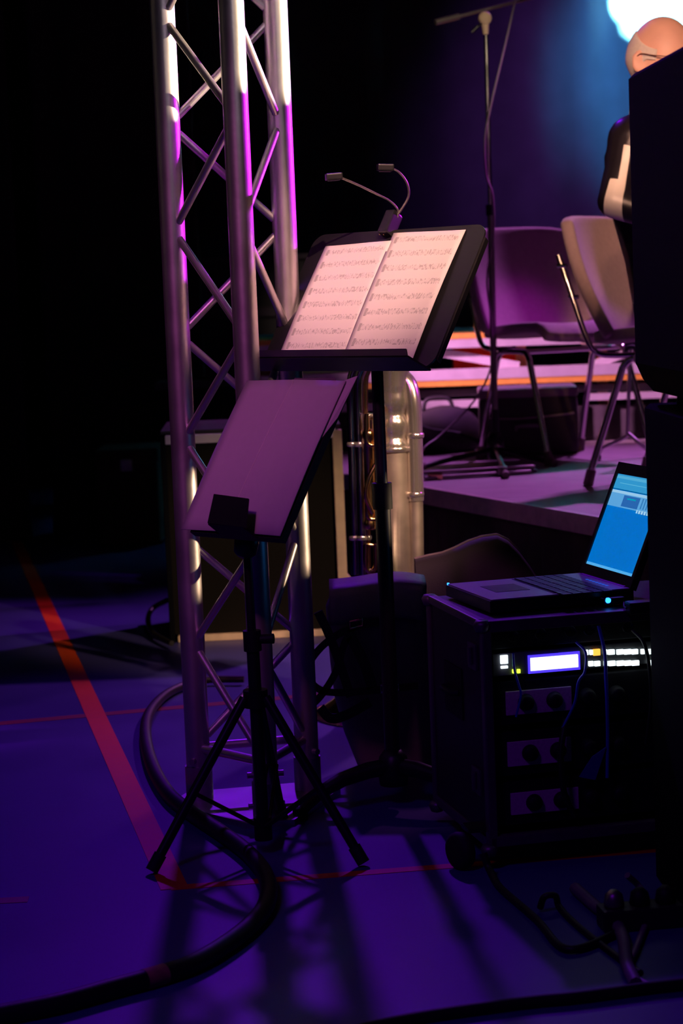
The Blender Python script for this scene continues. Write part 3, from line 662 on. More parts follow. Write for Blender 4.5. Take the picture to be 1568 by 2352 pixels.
# ------------------------------------------------------------------ black gig bag with straps
BY = 4.72
bagc = at_y(880, 1600, BY)
bag = thing('gig_bag', 'black leather gig bag with loose straps leaning behind the tall music stand', 'bag', (bagc.x, BY, 0))
bo = Vector(bag.location)
def bp_(px, py, dy=0.0): return L(at_y(px, py, BY + dy), bo)
rows = [(1350, 765, 960), (1390, 748, 985), (1450, 752, 992), (1520, 758, 1000), (1600, 768, 1008), (1680, 790, 1016), (1760, 822, 1022), (1835, 862, 1026)]
zr = []
def bagring(py, xl, xr, depth, n=20):
    a_ = bp_(xl, py); c_ = bp_(xr, py); cx = (a_.x + c_.x) / 2; hw = (c_.x - a_.x) / 2; out = []
    for k_ in range(n):
        t = 2 * PI * k_ / n; cs, sn_ = math.cos(t), math.sin(t)
        ex_ = math.copysign(abs(cs) ** 0.6, cs); ey_ = math.copysign(abs(sn_) ** 0.6, sn_)
        out.append(Vector((cx + hw * ex_, depth * ey_, a_.z)))
    return out
rings = []
for i, (py, xl, xr) in enumerate(rows): rings.append(bagring(py, xl, xr, 0.085 - 0.003 * i + (-0.03 if i == 0 else 0)))
zlow = rings[-1][0].z
last = [Vector((p.x, p.y, 0.002)) for p in bagring(1850, 866, 1026, 0.06)]
rings.append(last)
bb = MB(); n_ = 20; vs = [p for r_ in rings for p in r_]; fs = []
for i in range(len(rings) - 1):
    for k_ in range(n_): fs.append((i * n_ + k_, i * n_ + (k_ + 1) % n_, (i + 1) * n_ + (k_ + 1) % n_, (i + 1) * n_ + k_))
fs += [tuple(range(n_)), tuple(range((len(rings) - 1) * n_, len(rings) * n_))]
bb.add(vs, fs, True); bb.build('body', M['leather'], bag)
# lid flap folding over the top
def flap_fn(u, v):
    x0 = bp_(756, 1345).x; x1 = bp_(975, 1345).x; x = x0 + (x1 - x0) * u; zt = bp_(850, 1342).z + 0.010 * math.sin(PI * u) - 0.004 * math.sin(6 * u)
    if v < 0.5: t = v / 0.5; return (x, 0.085 - 0.175 * t, zt + 0.008 * math.sin(PI * t))
    t = (v - 0.5) / 0.5; return (x - 0.004 * t, -0.093 - 0.006 * math.sin(PI * t), zt - 0.075 * t)
bb = MB(); bb.grid(flap_fn, 14, 12, 0.004); bb.build('lid_flap', M['leather'], bag)
def strap(pts_, wd=0.018, name='strap', th=0.0035):
    pts_ = smooth_pts(pts_, 6); bb = MB(); vs = []; fs = []
    for i, p in enumerate(pts_):
        t = (pts_[min(i + 1, len(pts_) - 1)] - pts_[max(i - 1, 0)]).normalized(); sd_ = t.cross(Vector((0, -1, 0))).normalized() * wd / 2; nn = Vector((0, -1, 0)) * th / 2
        vs += [p - sd_ - nn, p + sd_ - nn, p + sd_ + nn, p - sd_ + nn]
    for i in range(len(pts_) - 1):
        for k_ in range(4): fs.append((i * 4 + k_, i * 4 + (k_ + 1) % 4, (i + 1) * 4 + (k_ + 1) % 4, (i + 1) * 4 + k_))
    fs += [(3, 2, 1, 0), tuple(len(vs) - 4 + k_ for k_ in range(4))]
    bb.add(vs, fs); return bb.build(name, M['strap'], bag)
f = -0.105
strap([bp_(905, 1425, f), bp_(850, 1432, f), bp_(800, 1445, f), bp_(750, 1475, f), bp_(715, 1515, f), bp_(708, 1550, f), bp_(725, 1578, f), bp_(760, 1590, f), bp_(830, 1588, f), bp_(960, 1575, f)], 0.016)
strap([bp_(730, 1405, f - 0.004), bp_(752, 1450, f - 0.004), bp_(775, 1510, f - 0.002), bp_(792, 1560, f), bp_(805, 1600, f)], 0.020)
strap([bp_(700, 1632, f), bp_(735, 1600, f), bp_(770, 1545, f), bp_(790, 1480, f), bp_(812, 1440, f)], 0.016)
strap([bp_(735, 1625, f), bp_(760, 1650, f - 0.006), bp_(800, 1640, f - 0.006), bp_(850, 1612, f)], 0.022)
strap([bp_(805, 1462, f), bp_(835, 1520, f), bp_(855, 1580, f)], 0.024)
bb = MB(); a_ = bp_(818, 1434, f - 0.004); bb.tube([a_ + Vector((-0.014, 0, -0.009)), a_ + Vector((0.014, 0, -0.004)), a_ + Vector((0.014, 0, 0.012)), a_ + Vector((-0.014, 0, 0.007))], 0.0026, 6, closed=True); bb.build('buckle', M['brass'], bag)
bb = MB(); a_ = bp_(895, 1580, f - 0.004); bb.tube([a_ + Vector((-0.02, 0, -0.009)), a_ + Vector((0.02, 0, -0.006)), a_ + Vector((0.02, 0, 0.008)), a_ + Vector((-0.02, 0, 0.006))], 0.0026, 6, closed=True); bb.build('buckle', M['alu'], bag)

# humped soft case between bag and stage
HY = 5.02
ha = at_y(1085, 1400, HY)
hc = thing('soft_case', 'humped black soft instrument case behind the flight case, under the stage edge', 'case', (ha.x, HY, 0))
ho = Vector(hc.location)
def hp(px, py, dy=0.0): return L(at_y(px, py, HY + dy), ho)
out_top = [(952, 1284), (985, 1276), (1015, 1270), (1045, 1258), (1075, 1243), (1105, 1233), (1140, 1228), (1165, 1240), (1190, 1265), (1215, 1298), (1240, 1340), (1262, 1400)]
def hump_fn(u, v):
    k_ = u * (len(out_top) - 1); i = min(int(k_), len(out_top) - 2); t = k_ - i
    px = out_top[i][0] * (1 - t) + out_top[i + 1][0] * t; py = out_top[i][1] * (1 - t) + out_top[i + 1][1] * t
    p = hp(px, py); a_ = v * PI
    yy = 0.10 * (1 - abs(2 * v - 1) ** 3) 
    if v <= 0.5: z = p.z * (1 - (1 - 2 * v) ** 4) ; y = -0.09 * (1 - 2 * v) ** 0.7 if v < 0.5 else 0
    else: z = p.z * (1 - (2 * v - 1) ** 4); y = 0.09 * (2 * v - 1) ** 0.7
    return (p.x, y, max(z, 0.002))
bb = MB(); bb.grid(hump_fn, 22, 16); 
# end caps
def cap_(u):
    row = [Vector(hump_fn(u, j / 16)) for j in range(17)]; bb.add(row, [tuple(range(17))])
cap_(0.0); cap_(1.0); bb.build('body', M['soft_case'], hc)
seam = [Vector(hump_fn(i / 22, 0.5)) + Vector((0, -0.002, 0.001)) for i in range(0, 22)]
bb = MB(); bb.tube(seam, 0.0035, 6); bb.build('piping', mat('grey_piping', (0.20, 0.15, 0.16), 0.7), hc)
bb = MB(); a_ = hp(1060, 1300); bb.box((a_.x, -0.092, a_.z - 0.09), (0.10, 0.012, 0.06), None, 0.004); bb.build('pocket', M['leather'], hc)

# ------------------------------------------------------------------ flight case rack on casters
RZT = 0.472; RZB = 0.046
fl0 = at_z(1106, 1430, RZT)
yaw = R(13)
rk = thing('flight_case', 'black flight case rack of audio units on casters, carrying the laptop', 'flight case', (fl0.x, fl0.y, 0), yaw)
RW, RD = 0.56, 0.36; RH = RZT - RZB
# local: x to the right along the front, y backwards, origin at front left edge
t = 0.014
def rbox(name, c, s_, m, par=rk, bv=0.0):
    bb = MB(); bb.box(c, s_, None, bv); return bb.build(name, m, par)
rbox('side_panel', (t / 2, RD / 2, RZB + RH / 2), (t, RD, RH), M['case_panel'])
rbox('side_panel', (RW - t / 2, RD / 2, RZB + RH / 2), (t, RD, RH), M['case_panel'])
rbox('top_panel', (RW / 2, RD / 2, RZT - t / 2 - 0.0005), (RW - 2 * t, RD, t), M['case_panel'])
rbox('bottom_panel', (RW / 2, RD / 2, RZB + t / 2), (RW - 2 * t, RD, t), M['case_panel'])
rbox('back_panel', (RW / 2, RD - t / 2, RZB + RH / 2), (RW - 2 * t, t, RH - 2 * t), M['case_panel'])
for (c, s_) in (((RW / 2, 0.0, RZT - 0.008), (RW, 0.02, 0.022)), ((RW / 2, 0.0, RZB + 0.010), (RW, 0.02, 0.020)), ((0.006, 0.0, RZB + RH / 2), (0.018, 0.02, RH)), ((RW - 0.006, 0.0, RZB + RH / 2), (0.018, 0.02, RH)),
                ((0.003, RD / 2, RZT - 0.004), (0.018, RD, 0.016)), ((0.003, RD / 2, RZB + 0.008), (0.014, RD, 0.02)), ((0.003, RD, RZB + RH / 2), (0.018, 0.018, RH))):
    rbox('edge_profile', c, s_, M['case_alu'], rk, 0.003)
for (x, y, z) in ((0, 0, RZT), (RW, 0, RZT), (0, 0, RZB), (RW, 0, RZB), (0, RD, RZT), (0, RD, RZB)):
    bb = MB(); bb.lathe([(0, -0.017), (0.012, -0.013), (0.017, 0), (0.012, 0.008), (0, 0.008)], (x, y, z - 0.004), (0, 0, 1), 14); bb.build('ball_corner', M['case_alu'], rk)
hd = rbox('side_handle', (-0.001, 0.2, 0.31), (0.004, 0.12, 0.10), M['black_matt'], rk, 0.001)
bb = MB(); bb.tube(smooth_pts([(-0.004, 0.16, 0.31), (-0.016, 0.17, 0.31), (-0.016, 0.23, 0.31), (-0.004, 0.24, 0.31)], 4), 0.006, 8); bb.build('grip', M['rubber'], hd)
for zl in (0.40, 0.16):
    lt = rbox('latch', (-0.002, 0.06, zl), (0.005, 0.05, 0.05), M['case_alu'], rk, 0.001)
    bb = MB(); bb.box((-0.008, 0.06, zl), (0.006, 0.012, 0.034), None, 0.002); bb.build('latch_wing', M['case_alu'], lt)
for (x, y) in ((-0.048, 0.03), (RW + 0.03, 0.03), (0.06, RD - 0.05), (RW - 0.06, RD - 0.05)):
    bb = MB(); ax = Vector((0.93, 0.36, 0)); bb.lathe([(0, -0.014), (0.026, -0.014), (0.034, -0.010), (0.036, 0), (0.034, 0.010), (0.026, 0.014), (0, 0.014)], (x, y, 0.036), ax, 24); c_ = bb.build('caster', M['rubber'], rk)
    bb = MB(); bb.box((x + (0.035 if x < 0.2 else -0.02), y, 0.078), (0.05, 0.05, 0.010), None, 0.003); bb.build('caster_fork', M['black_metal'], c_)
# units
FW = RW - 2 * t - 0.01; fx = RW / 2
def zt_(py): return RZT - (py - 1430) / 1243.0     # down the front face at its left edge
def ux(px): return (px - 1112) / 1192.0
def unit(name, zc_, h, m, label=None):
    o = rbox(name, (fx, 0.13, zc_), (FW, 0.22, h), m, rk, 0.002); 
    if label: o['label'] = label
    return o
fy = 0.019
pu = unit('patch_panel', zt_(1473), 0.044, M['unit_black'])
for px in (1190, 1325, 1370, 1462, 1530, 1255):
    bb = MB(); bb.lathe([(0.0, 0.0), (0.0085, 0.0), (0.0095, -0.003), (0.012, -0.004), (0.012, 0)], (ux(px), fy, zt_(1470) - 0.0), (0, 1, 0), 16)
    bb.build('connector', M['black_metal'], pu)
du = unit('digital_mixer', zt_(1536), 0.0445, M['unit_black'], 'black rack mixer with a glowing display and lit keys')
bb = MB(); bb.box((ux(1218), fy - 0.001, zt_(1536)), (0.13, 0.004, 0.042), None, 0.001); bb.build('face_plate', M['unit_mid'], du)
def key(name, px, py, wpx, hpx, m):
    pyc = py + (px - 1112) * 0.0686
    bb = MB(); bb.box((ux(px), fy - 0.0045, zt_(pyc)), (wpx / 1192, 0.006, hpx / 1243), None, 0.001); return bb.build(name, m, du)
dsp = key('display', 1283, 1529, 112, 30, M['lcd'])
bb = MB()
for (dx, dz, ww, hh) in ((0, 18.5, 122, 6), (0, -18.5, 122, 6), (58.5, 0, 5, 31), (-58.5, 0, 5, 31)):
    bb.box((ux(1283 + dx), fy - 0.0035, zt_(1529 + 171 * 0.0686 - dz)), (ww / 1192, 0.004, hh / 1243))
bb.build('display_frame', M['lcd_edge'], dsp)
key('power_key', 1166, 1520, 17, 20, M['white_led']); key('indicator', 1166, 1538, 16, 6, M['white_led'])
key('signal_light', 1188, 1548, 7, 9, M['green_led']); key('signal_light', 1199, 1548, 7, 9, M['green_led']); key('meter', 1187, 1528, 3, 18, M['green_dim'])
for px, wd in ((1361, 6), (1371, 7), (1405, 8), (1419, 15), (1440, 16), (1458, 17), (1475, 15), (1494, 8), (1515, 15), (1533, 15), (1551, 15)): key('lit_key', px, 1506, wd, 12, M['white_led'])
key('lit_key', 1384, 1506, 16, 15, M['orange_led'])
for px, wd in ((1370, 11), (1385, 13), (1405, 8), (1420, 16), (1440, 17), (1458, 16), (1476, 17), (1515, 15), (1533, 15), (1551, 15)): key('lit_key', px, 1533, wd, 12, M['white_led'])
for i, (pyc, hpx, pxa, pxb) in enumerate(((1621, 56, 1168, 1322), (1742, 58, 1168, 1318), (1861, 52, 1172, 1332))):
    pyc2 = pyc + 8
    au = unit('amplifier', zt_(pyc2), 0.083, M['unit_black'])
    bb = MB(); bb.box(((ux(pxa) + ux(pxb)) / 2, fy - 0.002, zt_(pyc2)), ((pxb - pxa) / 1192, 0.005, hpx / 1243), None, 0.001); pl = bb.build('face_plate', M['unit_grey'], au)
    for px in (1214 + i * 6, 1281 + i * 5, 1360, 1430):
        bb = MB(); zz = zt_(pyc2); bb.lathe([(0.0, -0.014), (0.012, -0.014), (0.0145, -0.010), (0.0165, 0.0), (0.0165, 0.006)], (ux(px), fy - 0.003, zz), (0, 1, 0), 20); kn = bb.build('dial', M['black_matt'], pl if px < 1340 else au)
    if i == 2:
        bb = MB(); bb.box((ux(1437), fy - 0.003, zt_(1861 + 22)), (0.0045, 0.005, 0.006), Matrix.Rotation(R(-25), 3, 'Y'), 0.001); bb.build('power_light', M['green_led'], au)
rkm = Matrix.Translation(rk.location) @ Matrix.Rotation(yaw, 4, 'Z')
def rkw(px, py, dy=-0.02):
    return rkm @ Vector((ux(px), fy + dy, zt_(py + (px - 1112) * 0.0686)))
def cable(name, pts_, r_, m, label, group=None, k=8, n=8):
    pts_ = smooth_pts(pts_, k); o_ = Vector(pts_[0]); bb = MB(); bb.tube([p - o_ for p in pts_], r_, n); o = bb.build(name, m); o.location = o_; tag(o, label, 'cable', group); return o
cable('patch_cable', [rkw(1178, 1500, -0.03), rkw(1180, 1540, -0.03), rkw(1188, 1575, -0.032), rkw(1192, 1600, -0.032), rkw(1180, 1650, -0.03)], 0.0022, M['cable_blue'], 'thin blue cable hanging in front of the left end of the lit rack mixer')
cable('patch_cable', [rkw(1330, 1478, -0.02), rkw(1345, 1500, -0.035), rkw(1342, 1545, -0.035), rkw(1326, 1570, -0.035), rkw(1318, 1620, -0.03), rkw(1290, 1680, -0.025)], 0.0026, M['cable_blue'], 'blue cable crossing the right edge of the lit display')
cable('patch_cable', [rkw(1384, 1440, -0.02), rkw(1390, 1500, -0.035), rkw(1391, 1560, -0.036), rkw(1392, 1620, -0.036), rkw(1394, 1700, -0.03), rkw(1390, 1800, -0.03)], 0.0034, M['cable_blue'], 'blue cable hanging straight down between the lit keys of the mixer')
cable('patch_cable', [rkw(1462, 1450, -0.025), rkw(1478, 1475, -0.045), rkw(1490, 1530, -0.045), rkw(1492, 1620, -0.045), rkw(1480, 1720, -0.04)], 0.0036, M['cable'], 'black cable looping down from the rightmost visible connector of the case')
cable('patch_cable', [rkw(1300, 1660, -0.02), rkw(1280, 1740, -0.035), rkw(1285, 1830, -0.036), rkw(1310, 1890, -0.03)], 0.006, M['cable'], 'thick black cable hanging across the dials of the lower amplifiers')
a_ = rkw(1362, 1765, -0.03)
tg = MB(); tg.prism([(-0.030, 0, -0.025), (0.0, 0, -0.032), (0.022, 0, 0.03), (-0.005, 0, 0.012)], (0, 0.006, 0)); o = tg.build('cloth_tag', M['blue_cloth']); o.location = a_; tag(o, 'dim blue cloth tag hanging in front of the middle amplifier', 'tag')

# ------------------------------------------------------------------ laptop
LZ = RZT + 0.0045
hinge_c = at_z(1378, 1350, LZ + 0.01); front_c = at_z(1060, 1377, LZ + 0.01)
dv = (front_c - hinge_c); dv.z = 0; dpt = 0.280; fdir = dv.normalized()
sdir = Vector((-fdir.y, fdir.x, 0))
if sdir.y > 0: sdir = -sdir       # towards the camera
LW = 0.252
lap = thing('laptop', 'open laptop with a bright blue screen, on top of the flight case', 'laptop', (hinge_c.x, hinge_c.y, LZ))
def LP(a_, s_, z): return fdir * a_ + sdir * s_ + Vector((0, 0, z))      # a: towards the user, s: towards the camera
def lquad(name, a0_, a1_, s0, s1, z0, z1, m, par=lap):
    bb = MB(); bb.prism([LP(a0_, s0, z0), LP(a1_, s0, z0), LP(a1_, s1, z0), LP(a0_, s1, z0)], (0, 0, z1 - z0)); return bb.build(name, m, par)
lquad('base', -0.015, dpt, -LW / 2, LW / 2, 0.0, 0.022, M['laptop_black'])
deck_ = lquad('keyboard_deck', -0.008, dpt - 0.003, -LW / 2 + 0.003, LW / 2 - 0.003, 0.022, 0.0245, M['laptop_top'])
lquad('touchpad', 0.165, 0.235, -0.05, 0.04, 0.0245, 0.0251, M['laptop_black'], deck_)
kb = lquad('keyboard_tray', 0.035, 0.145, -LW / 2 + 0.015, LW / 2 - 0.015, 0.0245, 0.0250, M['laptop_black'], lap)
for i in range(5):
    for j in range(13):
        s0 = -LW / 2 + 0.018 + j * 0.0200; a0_ = 0.038 + i * 0.021
        lquad('key', a0_, a0_ + 0.018, s0, s0 + 0.017, 0.0250, 0.0272, M['keycap'], kb)
for j in range(7): lquad('media_light', 0.014, 0.019, -0.03 + j * 0.016, -0.022 + j * 0.016, 0.0245, 0.0252, M['blue_key'], deck_)
lquad('edge_light', dpt - 0.006, dpt - 0.002, -LW / 2 + 0.001, -LW / 2 + 0.004, 0.022, 0.026, M['blue_led'], deck_)
tl_ = R(23); SH = 0.247
sup = Vector((0, 0, 1)) * math.cos(tl_) - fdir * math.sin(tl_); snr = fdir * math.cos(tl_) + Vector((0, 0, 1)) * math.sin(tl_)
hz = LP(-0.004, 0, 0.020)
def SP(s_, v, d=0.0): return hz + sdir * s_ + sup * v + snr * d
bb = MB(); bb.prism([SP(-LW / 2, 0.004, -0.006), SP(LW / 2, 0.004, -0.006), SP(LW / 2, SH, -0.006), SP(-LW / 2, SH, -0.006)], -snr * 0.010); lid = bb.build('lid', M['laptop_black'], lap)
bb = MB()
for (s0, s1, v0, v1) in ((-LW / 2, LW / 2, 0.004, 0.028), (-LW / 2, LW / 2, SH - 0.024, SH), (-LW / 2, -LW / 2 + 0.012, 0.028, SH - 0.024), (LW / 2 - 0.012, LW / 2, 0.028, SH - 0.024)):
    bb.prism([SP(s0, v0, -0.006), SP(s1, v0, -0.006), SP(s1, v1, -0.006), SP(s0, v1, -0.006)], snr * 0.004)
bb.build('bezel', M['laptop_black'], lid)
bb = MB(); bb.tube([SP(-LW / 2 + 0.02, 0.0, -0.004), SP(LW / 2 - 0.02, 0.0, -0.004)], 0.008, 12); bb.build('hinge', M['laptop_black'], lap)
def screen_material():
    m = bpy.data.materials.new('laptop_screen_picture'); m.use_nodes = True; nt = m.node_tree; bs = nt.nodes['Principled BSDF']
    N = nt.nodes.new; Lk = nt.links.new
    uv = N('ShaderNodeUVMap'); sep = N('ShaderNodeSeparateXYZ'); Lk(uv.outputs[0], sep.inputs[0]); U, V = sep.outputs[0], sep.outputs[1]
    def mth(op, a, b_):
        n = N('ShaderNodeMath'); n.operation = op
        for i, x in enumerate((a, b_)):
            if isinstance(x, (int, float)): n.inputs[i].default_value = x
            else: Lk(x, n.inputs[i])
        return n.outputs[0]
    def rect(u0, u1, v0, v1):
        return mth('MULTIPLY', mth('MULTIPLY', mth('GREATER_THAN', U, u0), mth('LESS_THAN', U, u1)), mth('MULTIPLY', mth('GREATER_THAN', V, v0), mth('LESS_THAN', V, v1)))
    cur = (0.0, 0.155, 0.58)
    def over(cur, mask, col):
        mx = N('ShaderNodeMix'); mx.data_type = 'RGBA'
        if isinstance(cur, tuple): mx.inputs['A'].default_value = (*cur, 1)
        else: Lk(cur, mx.inputs['A'])
        mx.inputs['B'].default_value = (*col, 1); Lk(mask, mx.inputs['Factor']); return mx.outputs['Result']
    cur = over(cur, rect(0, 1, 0, 0.03), (0.08, 0.40, 0.80))
    cur = over(cur, rect(0, 1, 0.84, 1.0), (0.03, 0.30, 0.60))
    cur = over(cur, rect(0, 1, 0.955, 0.985), (0.08, 0.40, 0.66))
    cur = over(cur, rect(0.1, 0.95, 0.905, 0.912), (0.10, 0.45, 0.70))
    cur = over(cur, rect(0.0, 1.0, 0.835, 0.845), (0.0, 0.12, 0.36))
    cur = over(cur, rect(0.0, 1.0, 0.655, 0.83), (0.10, 0.36, 0.70))
    cur = over(cur, rect(0.0, 1.0, 0.80, 0.83), (0.30, 0.56, 0.80))
    cur = over(cur, rect(0.28, 0.62, 0.67, 0.79), (0.02, 0.13, 0.42))
    cur = over(cur, rect(0.36, 0.54, 0.75, 0.765), (0.0, 0.32, 0.50))
    strip = mth('MULTIPLY', mth('LESS_THAN', mth('FRACT', mth('MULTIPLY', U, 18.0), 0), 0.5), rect(0.66, 1.0, 0.68, 0.79))
    cur = over(cur, strip, (0.03, 0.20, 0.50))
    lbl = mth('MULTIPLY', mth('LESS_THAN', mth('FRACT', mth('MULTIPLY', U, 18.0), 0), 0.7), rect(0.62, 1.0, 0.63, 0.665))
    cur = over(cur, lbl, (0.36, 0.62, 0.82))
    bs.inputs['Base Color'].default_value = (0.01, 0.01, 0.01, 1); bs.inputs['Roughness'].default_value = 0.3
    Lk(cur, bs.inputs['Emission Color']); bs.inputs['Emission Strength'].default_value = 1.0
    return m
bb = MB(); s0, s1, v0, v1 = -LW / 2 + 0.012, LW / 2 - 0.012, 0.028, SH - 0.024
bb.prism([SP(s0, v0, -0.006), SP(s1, v0, -0.006), SP(s1, v1, -0.006), SP(s0, v1, -0.006)], snr * 0.001); scr = bb.build('screen', screen_material(), lid)
set_uv(scr, lambda co: (((co - hz).dot(sdir) - s0) / (s1 - s0), ((co - hz).dot(sup) - v0) / (v1 - v0)))
# charger plug with blue light and adapter at the rear of the case
pa = at_z(1393, 1384, RZT + 0.008)
ch = thing('usb_plug', 'small black plug with a bright blue light at the laptop corner', 'plug', (pa.x, pa.y, RZT + 0.0005), R(20))
bb = MB(); bb.box((0.012, 0, 0.010), (0.045, 0.018, 0.014), None, 0.003); bb.build('body', M['laptop_black'], ch)
bb = MB(); bb.lathe([(0, -0.004), (0.005, -0.003), (0.0055, 0), (0.005, 0.003), (0, 0.004)], (-0.002, -0.009, 0.013), (0, 1, 0), 12); bb.build('light', M['blue_led'], ch)
pa2 = at_z(1470, 1393, RZT + 0.012)
ad = thing('power_adapter', 'small black power adapter lying on the case beside the speaker', 'adapter', (pa2.x, pa2.y, RZT + 0.0005), R(10))
bb = MB(); bb.box((0, 0, 0.011), (0.05, 0.032, 0.022), None, 0.004); bb.build('body', M['laptop_black'], ad)
cable('usb_cable', [Vector((pa.x + 0.035, pa.y + 0.01, RZT + 0.008)), (pa + pa2) / 2 + Vector((0.0, -0.01, -0.002)), Vector((pa2.x - 0.026, pa2.y, RZT + 0.010))], 0.002, M['cable'], 'short black cable between the blue lit plug and the adapter')

# ------------------------------------------------------------------ loudspeaker stack at the right
def cabinet(name, px, pyt, yb, z0, z1, label, chamfer=False):
    p = at_y(px, pyt, yb); root = thing(name, label, 'loudspeaker', (p.x, yb, z0), R(2.0))
    W_, D_ = 0.62, 0.66; H_ = z1 - z0
    out = [(0, 0), (W_, 0), (W_ - 0.06, -D_), (0.06 - 0.055, -D_)]
    bb = MB()
    prof = [(0.0, H_)] if not chamfer else [(0.0, H_)]
    b0_ = 0.022 if chamfer else 0.0
    rin = 0.012
    def ring(z, ins): 
        cx = sum(o_[0] for o_ in out) / 4; cyy = sum(o_[1] for o_ in out) / 4; r_ = []
        for (x, y) in out: r_.append(Vector((x + (ins if x < cx else -ins), y + (ins if y < cyy else -ins), z)))
        return r_
    rings_ = [ring(0.0, b0_ + 0.004), ring(0.02 if chamfer else 0.004, b0_ * 0.5), ring(0.05 if chamfer else 0.008, 0.0), ring(H_ - 0.008, 0.0), ring(H_, 0.008)]
    vs = [p_ for r_ in rings_ for p_ in r_]; fs = [(0, 1, 2, 3), tuple(len(vs) - 4 + k_ for k_ in range(4))]
    for i in range(len(rings_) - 1):
        for k_ in range(4): fs.append((i * 4 + k_, i * 4 + (k_ + 1) % 4, (i + 1) * 4 + (k_ + 1) % 4, (i + 1) * 4 + k_))
    bb.add(vs, fs); bb.build('cabinet', M['paint_black'], root)
    bb = MB(); bb.box((W_ / 2 - 0.02, -D_ - 0.007, H_ / 2), (W_ - 0.10, 0.014, H_ - 0.06), None, 0.006); bb.build('grille', M['grille'], root)
    return root
upc = cabinet('loudspeaker', 1443, 186, 3.74, 0.895, 1.452, 'black upper loudspeaker cabinet of the stack, hiding the seated person', True)
for dx, dy in ((0.08, -0.06), (0.5, -0.06), (0.08, -0.58), (0.5, -0.58)):
    bb = MB(); bb.lathe([(0, -0.0225), (0.02, -0.0225), (0.017, 0.0), (0, 0.0)], (dx, dy, 0), (0, 0, 1), 12); bb.build('rubber_foot', M['rubber'], upc)
cabinet('loudspeaker', 1480, 915, 3.74, 0.0, 0.872, 'tall black lower loudspeaker cabinet of the stack, beside the flight case')
# ------------------------------------------------------------------ chairs on the stage (local +x is where the chair faces)
def make_chair(label):
    c = thing('stacking_chair', label, 'chair', group='upholstered chairs on the stage')
    def back_fn(u, v):
        y = -0.225 + 0.45 * u; hh = v; prof_x = -0.175 - 0.145 * hh - 0.02 * math.sin(PI * hh)
        wd = 1.04 - 0.07 * hh ** 2
        return (prof_x + 0.05 * (abs(2 * u - 1) ** 2.2), y * wd, 0.468 + 0.395 * hh - 0.020 * (abs(2 * u - 1) ** 4) * (2 * v - 1))
    bb = MB(); bb.grid(back_fn, 16, 14, 0.042); o = bb.build('backrest', M['chair_cloth'], c)
    md = o.modifiers.new('round', 'BEVEL'); md.width = 0.014; md.segments = 3; md.limit_method = 'ANGLE'; md.angle_limit = R(40)
    def seat_fn(u, v):
        x = -0.215 + 0.44 * v; y = (-0.225 + 0.45 * u) * (0.94 + 0.06 * v)
        z = 0.462 - 0.022 * (1 - v) + 0.006 * math.sin(PI * v) - (0.035 * max(0, (v - 0.85) / 0.15) ** 2) + 0.012 * abs(2 * u - 1) ** 3
        return (x, y, z)
    bb = MB(); bb.grid(seat_fn, 14, 14, 0.040); o = bb.build('seat', M['chair_cloth'], c)
    md = o.modifiers.new('round', 'BEVEL'); md.width = 0.013; md.segments = 3; md.limit_method = 'ANGLE'; md.angle_limit = R(40)
    for sy in (-1, 1):
        y = 0.21 * sy
        pts_ = [(-0.24, y + 0.015 * sy, 0.012), (-0.115, y, 0.375), (-0.09, y, 0.398), (-0.05, y, 0.405), (0.05, y, 0.405), (0.085, y, 0.398), (0.105, y, 0.37), (0.24, y + 0.015 * sy, 0.012)]
        bb = MB(); bb.tube(smooth_pts(pts_[1:-1], 4), 0.0115, 12); fr = bb.build('side_arch', M['chrome'], c)
        bb = MB(); bb.tube([pts_[0], pts_[1]], 0.0115, 12); l1 = bb.build('leg', M['chrome'], c)
        bb = MB(); bb.tube([pts_[-2], pts_[-1]], 0.0115, 12); l2 = bb.build('leg', M['chrome'], c)
        for (p, q, l_) in ((pts_[0], pts_[1], l1), (pts_[-1], pts_[-2], l2)):
            d = (Vector(q) - Vector(p)).normalized(); bb = MB(); bb.tube([Vector((p[0], p[1], 0)), Vector(p) + d * 0.04], [0.0165, 0.0155], 12); bb.build('rubber_foot', M['grey_rubber'], l_)
        bp2 = [(0.0, y * 0.98, 0.415), (-0.13, y, 0.412), (-0.200, y * 1.03, 0.422), (-0.236, y * 1.04, 0.475), (-0.288, y * 1.02, 0.62), (-0.330, y * 0.99, 0.735)]
        bb = MB(); bb.tube(smooth_pts(bp2, 6), 0.0095, 12); tb = bb.build('back_tube', M['chrome'], c)
        for h in (0.60, 0.70):
            xx = -0.288 - (h - 0.62) / 0.115 * 0.042
            bb = MB(); bb.tube([(xx - 0.012, y * 1.03, h), (xx + 0.02, y * 1.03, h)], 0.007, 8); bb.build('bolt', M['chrome'], tb)
    bb = MB(); bb.tube([(0.05, -0.21, 0.400), (0.05, 0.21, 0.400)], 0.009, 10); bb.build('cross_bar', M['chrome'], c)
    return c
chA = make_chair('grey mauve upholstered chair just right of the microphone stand')
chA.location = (0.835, 7.70, STZ); chA.rotation_euler = (0, 0, R(-90 + 27))
chB = copy_tree(chA); chB['label'] = 'grey mauve upholstered chair partly hidden by the loudspeaker stack'
chB.location = (1.114, 6.72, STZ); chB.rotation_euler = (0, 0, R(-90 + 58))

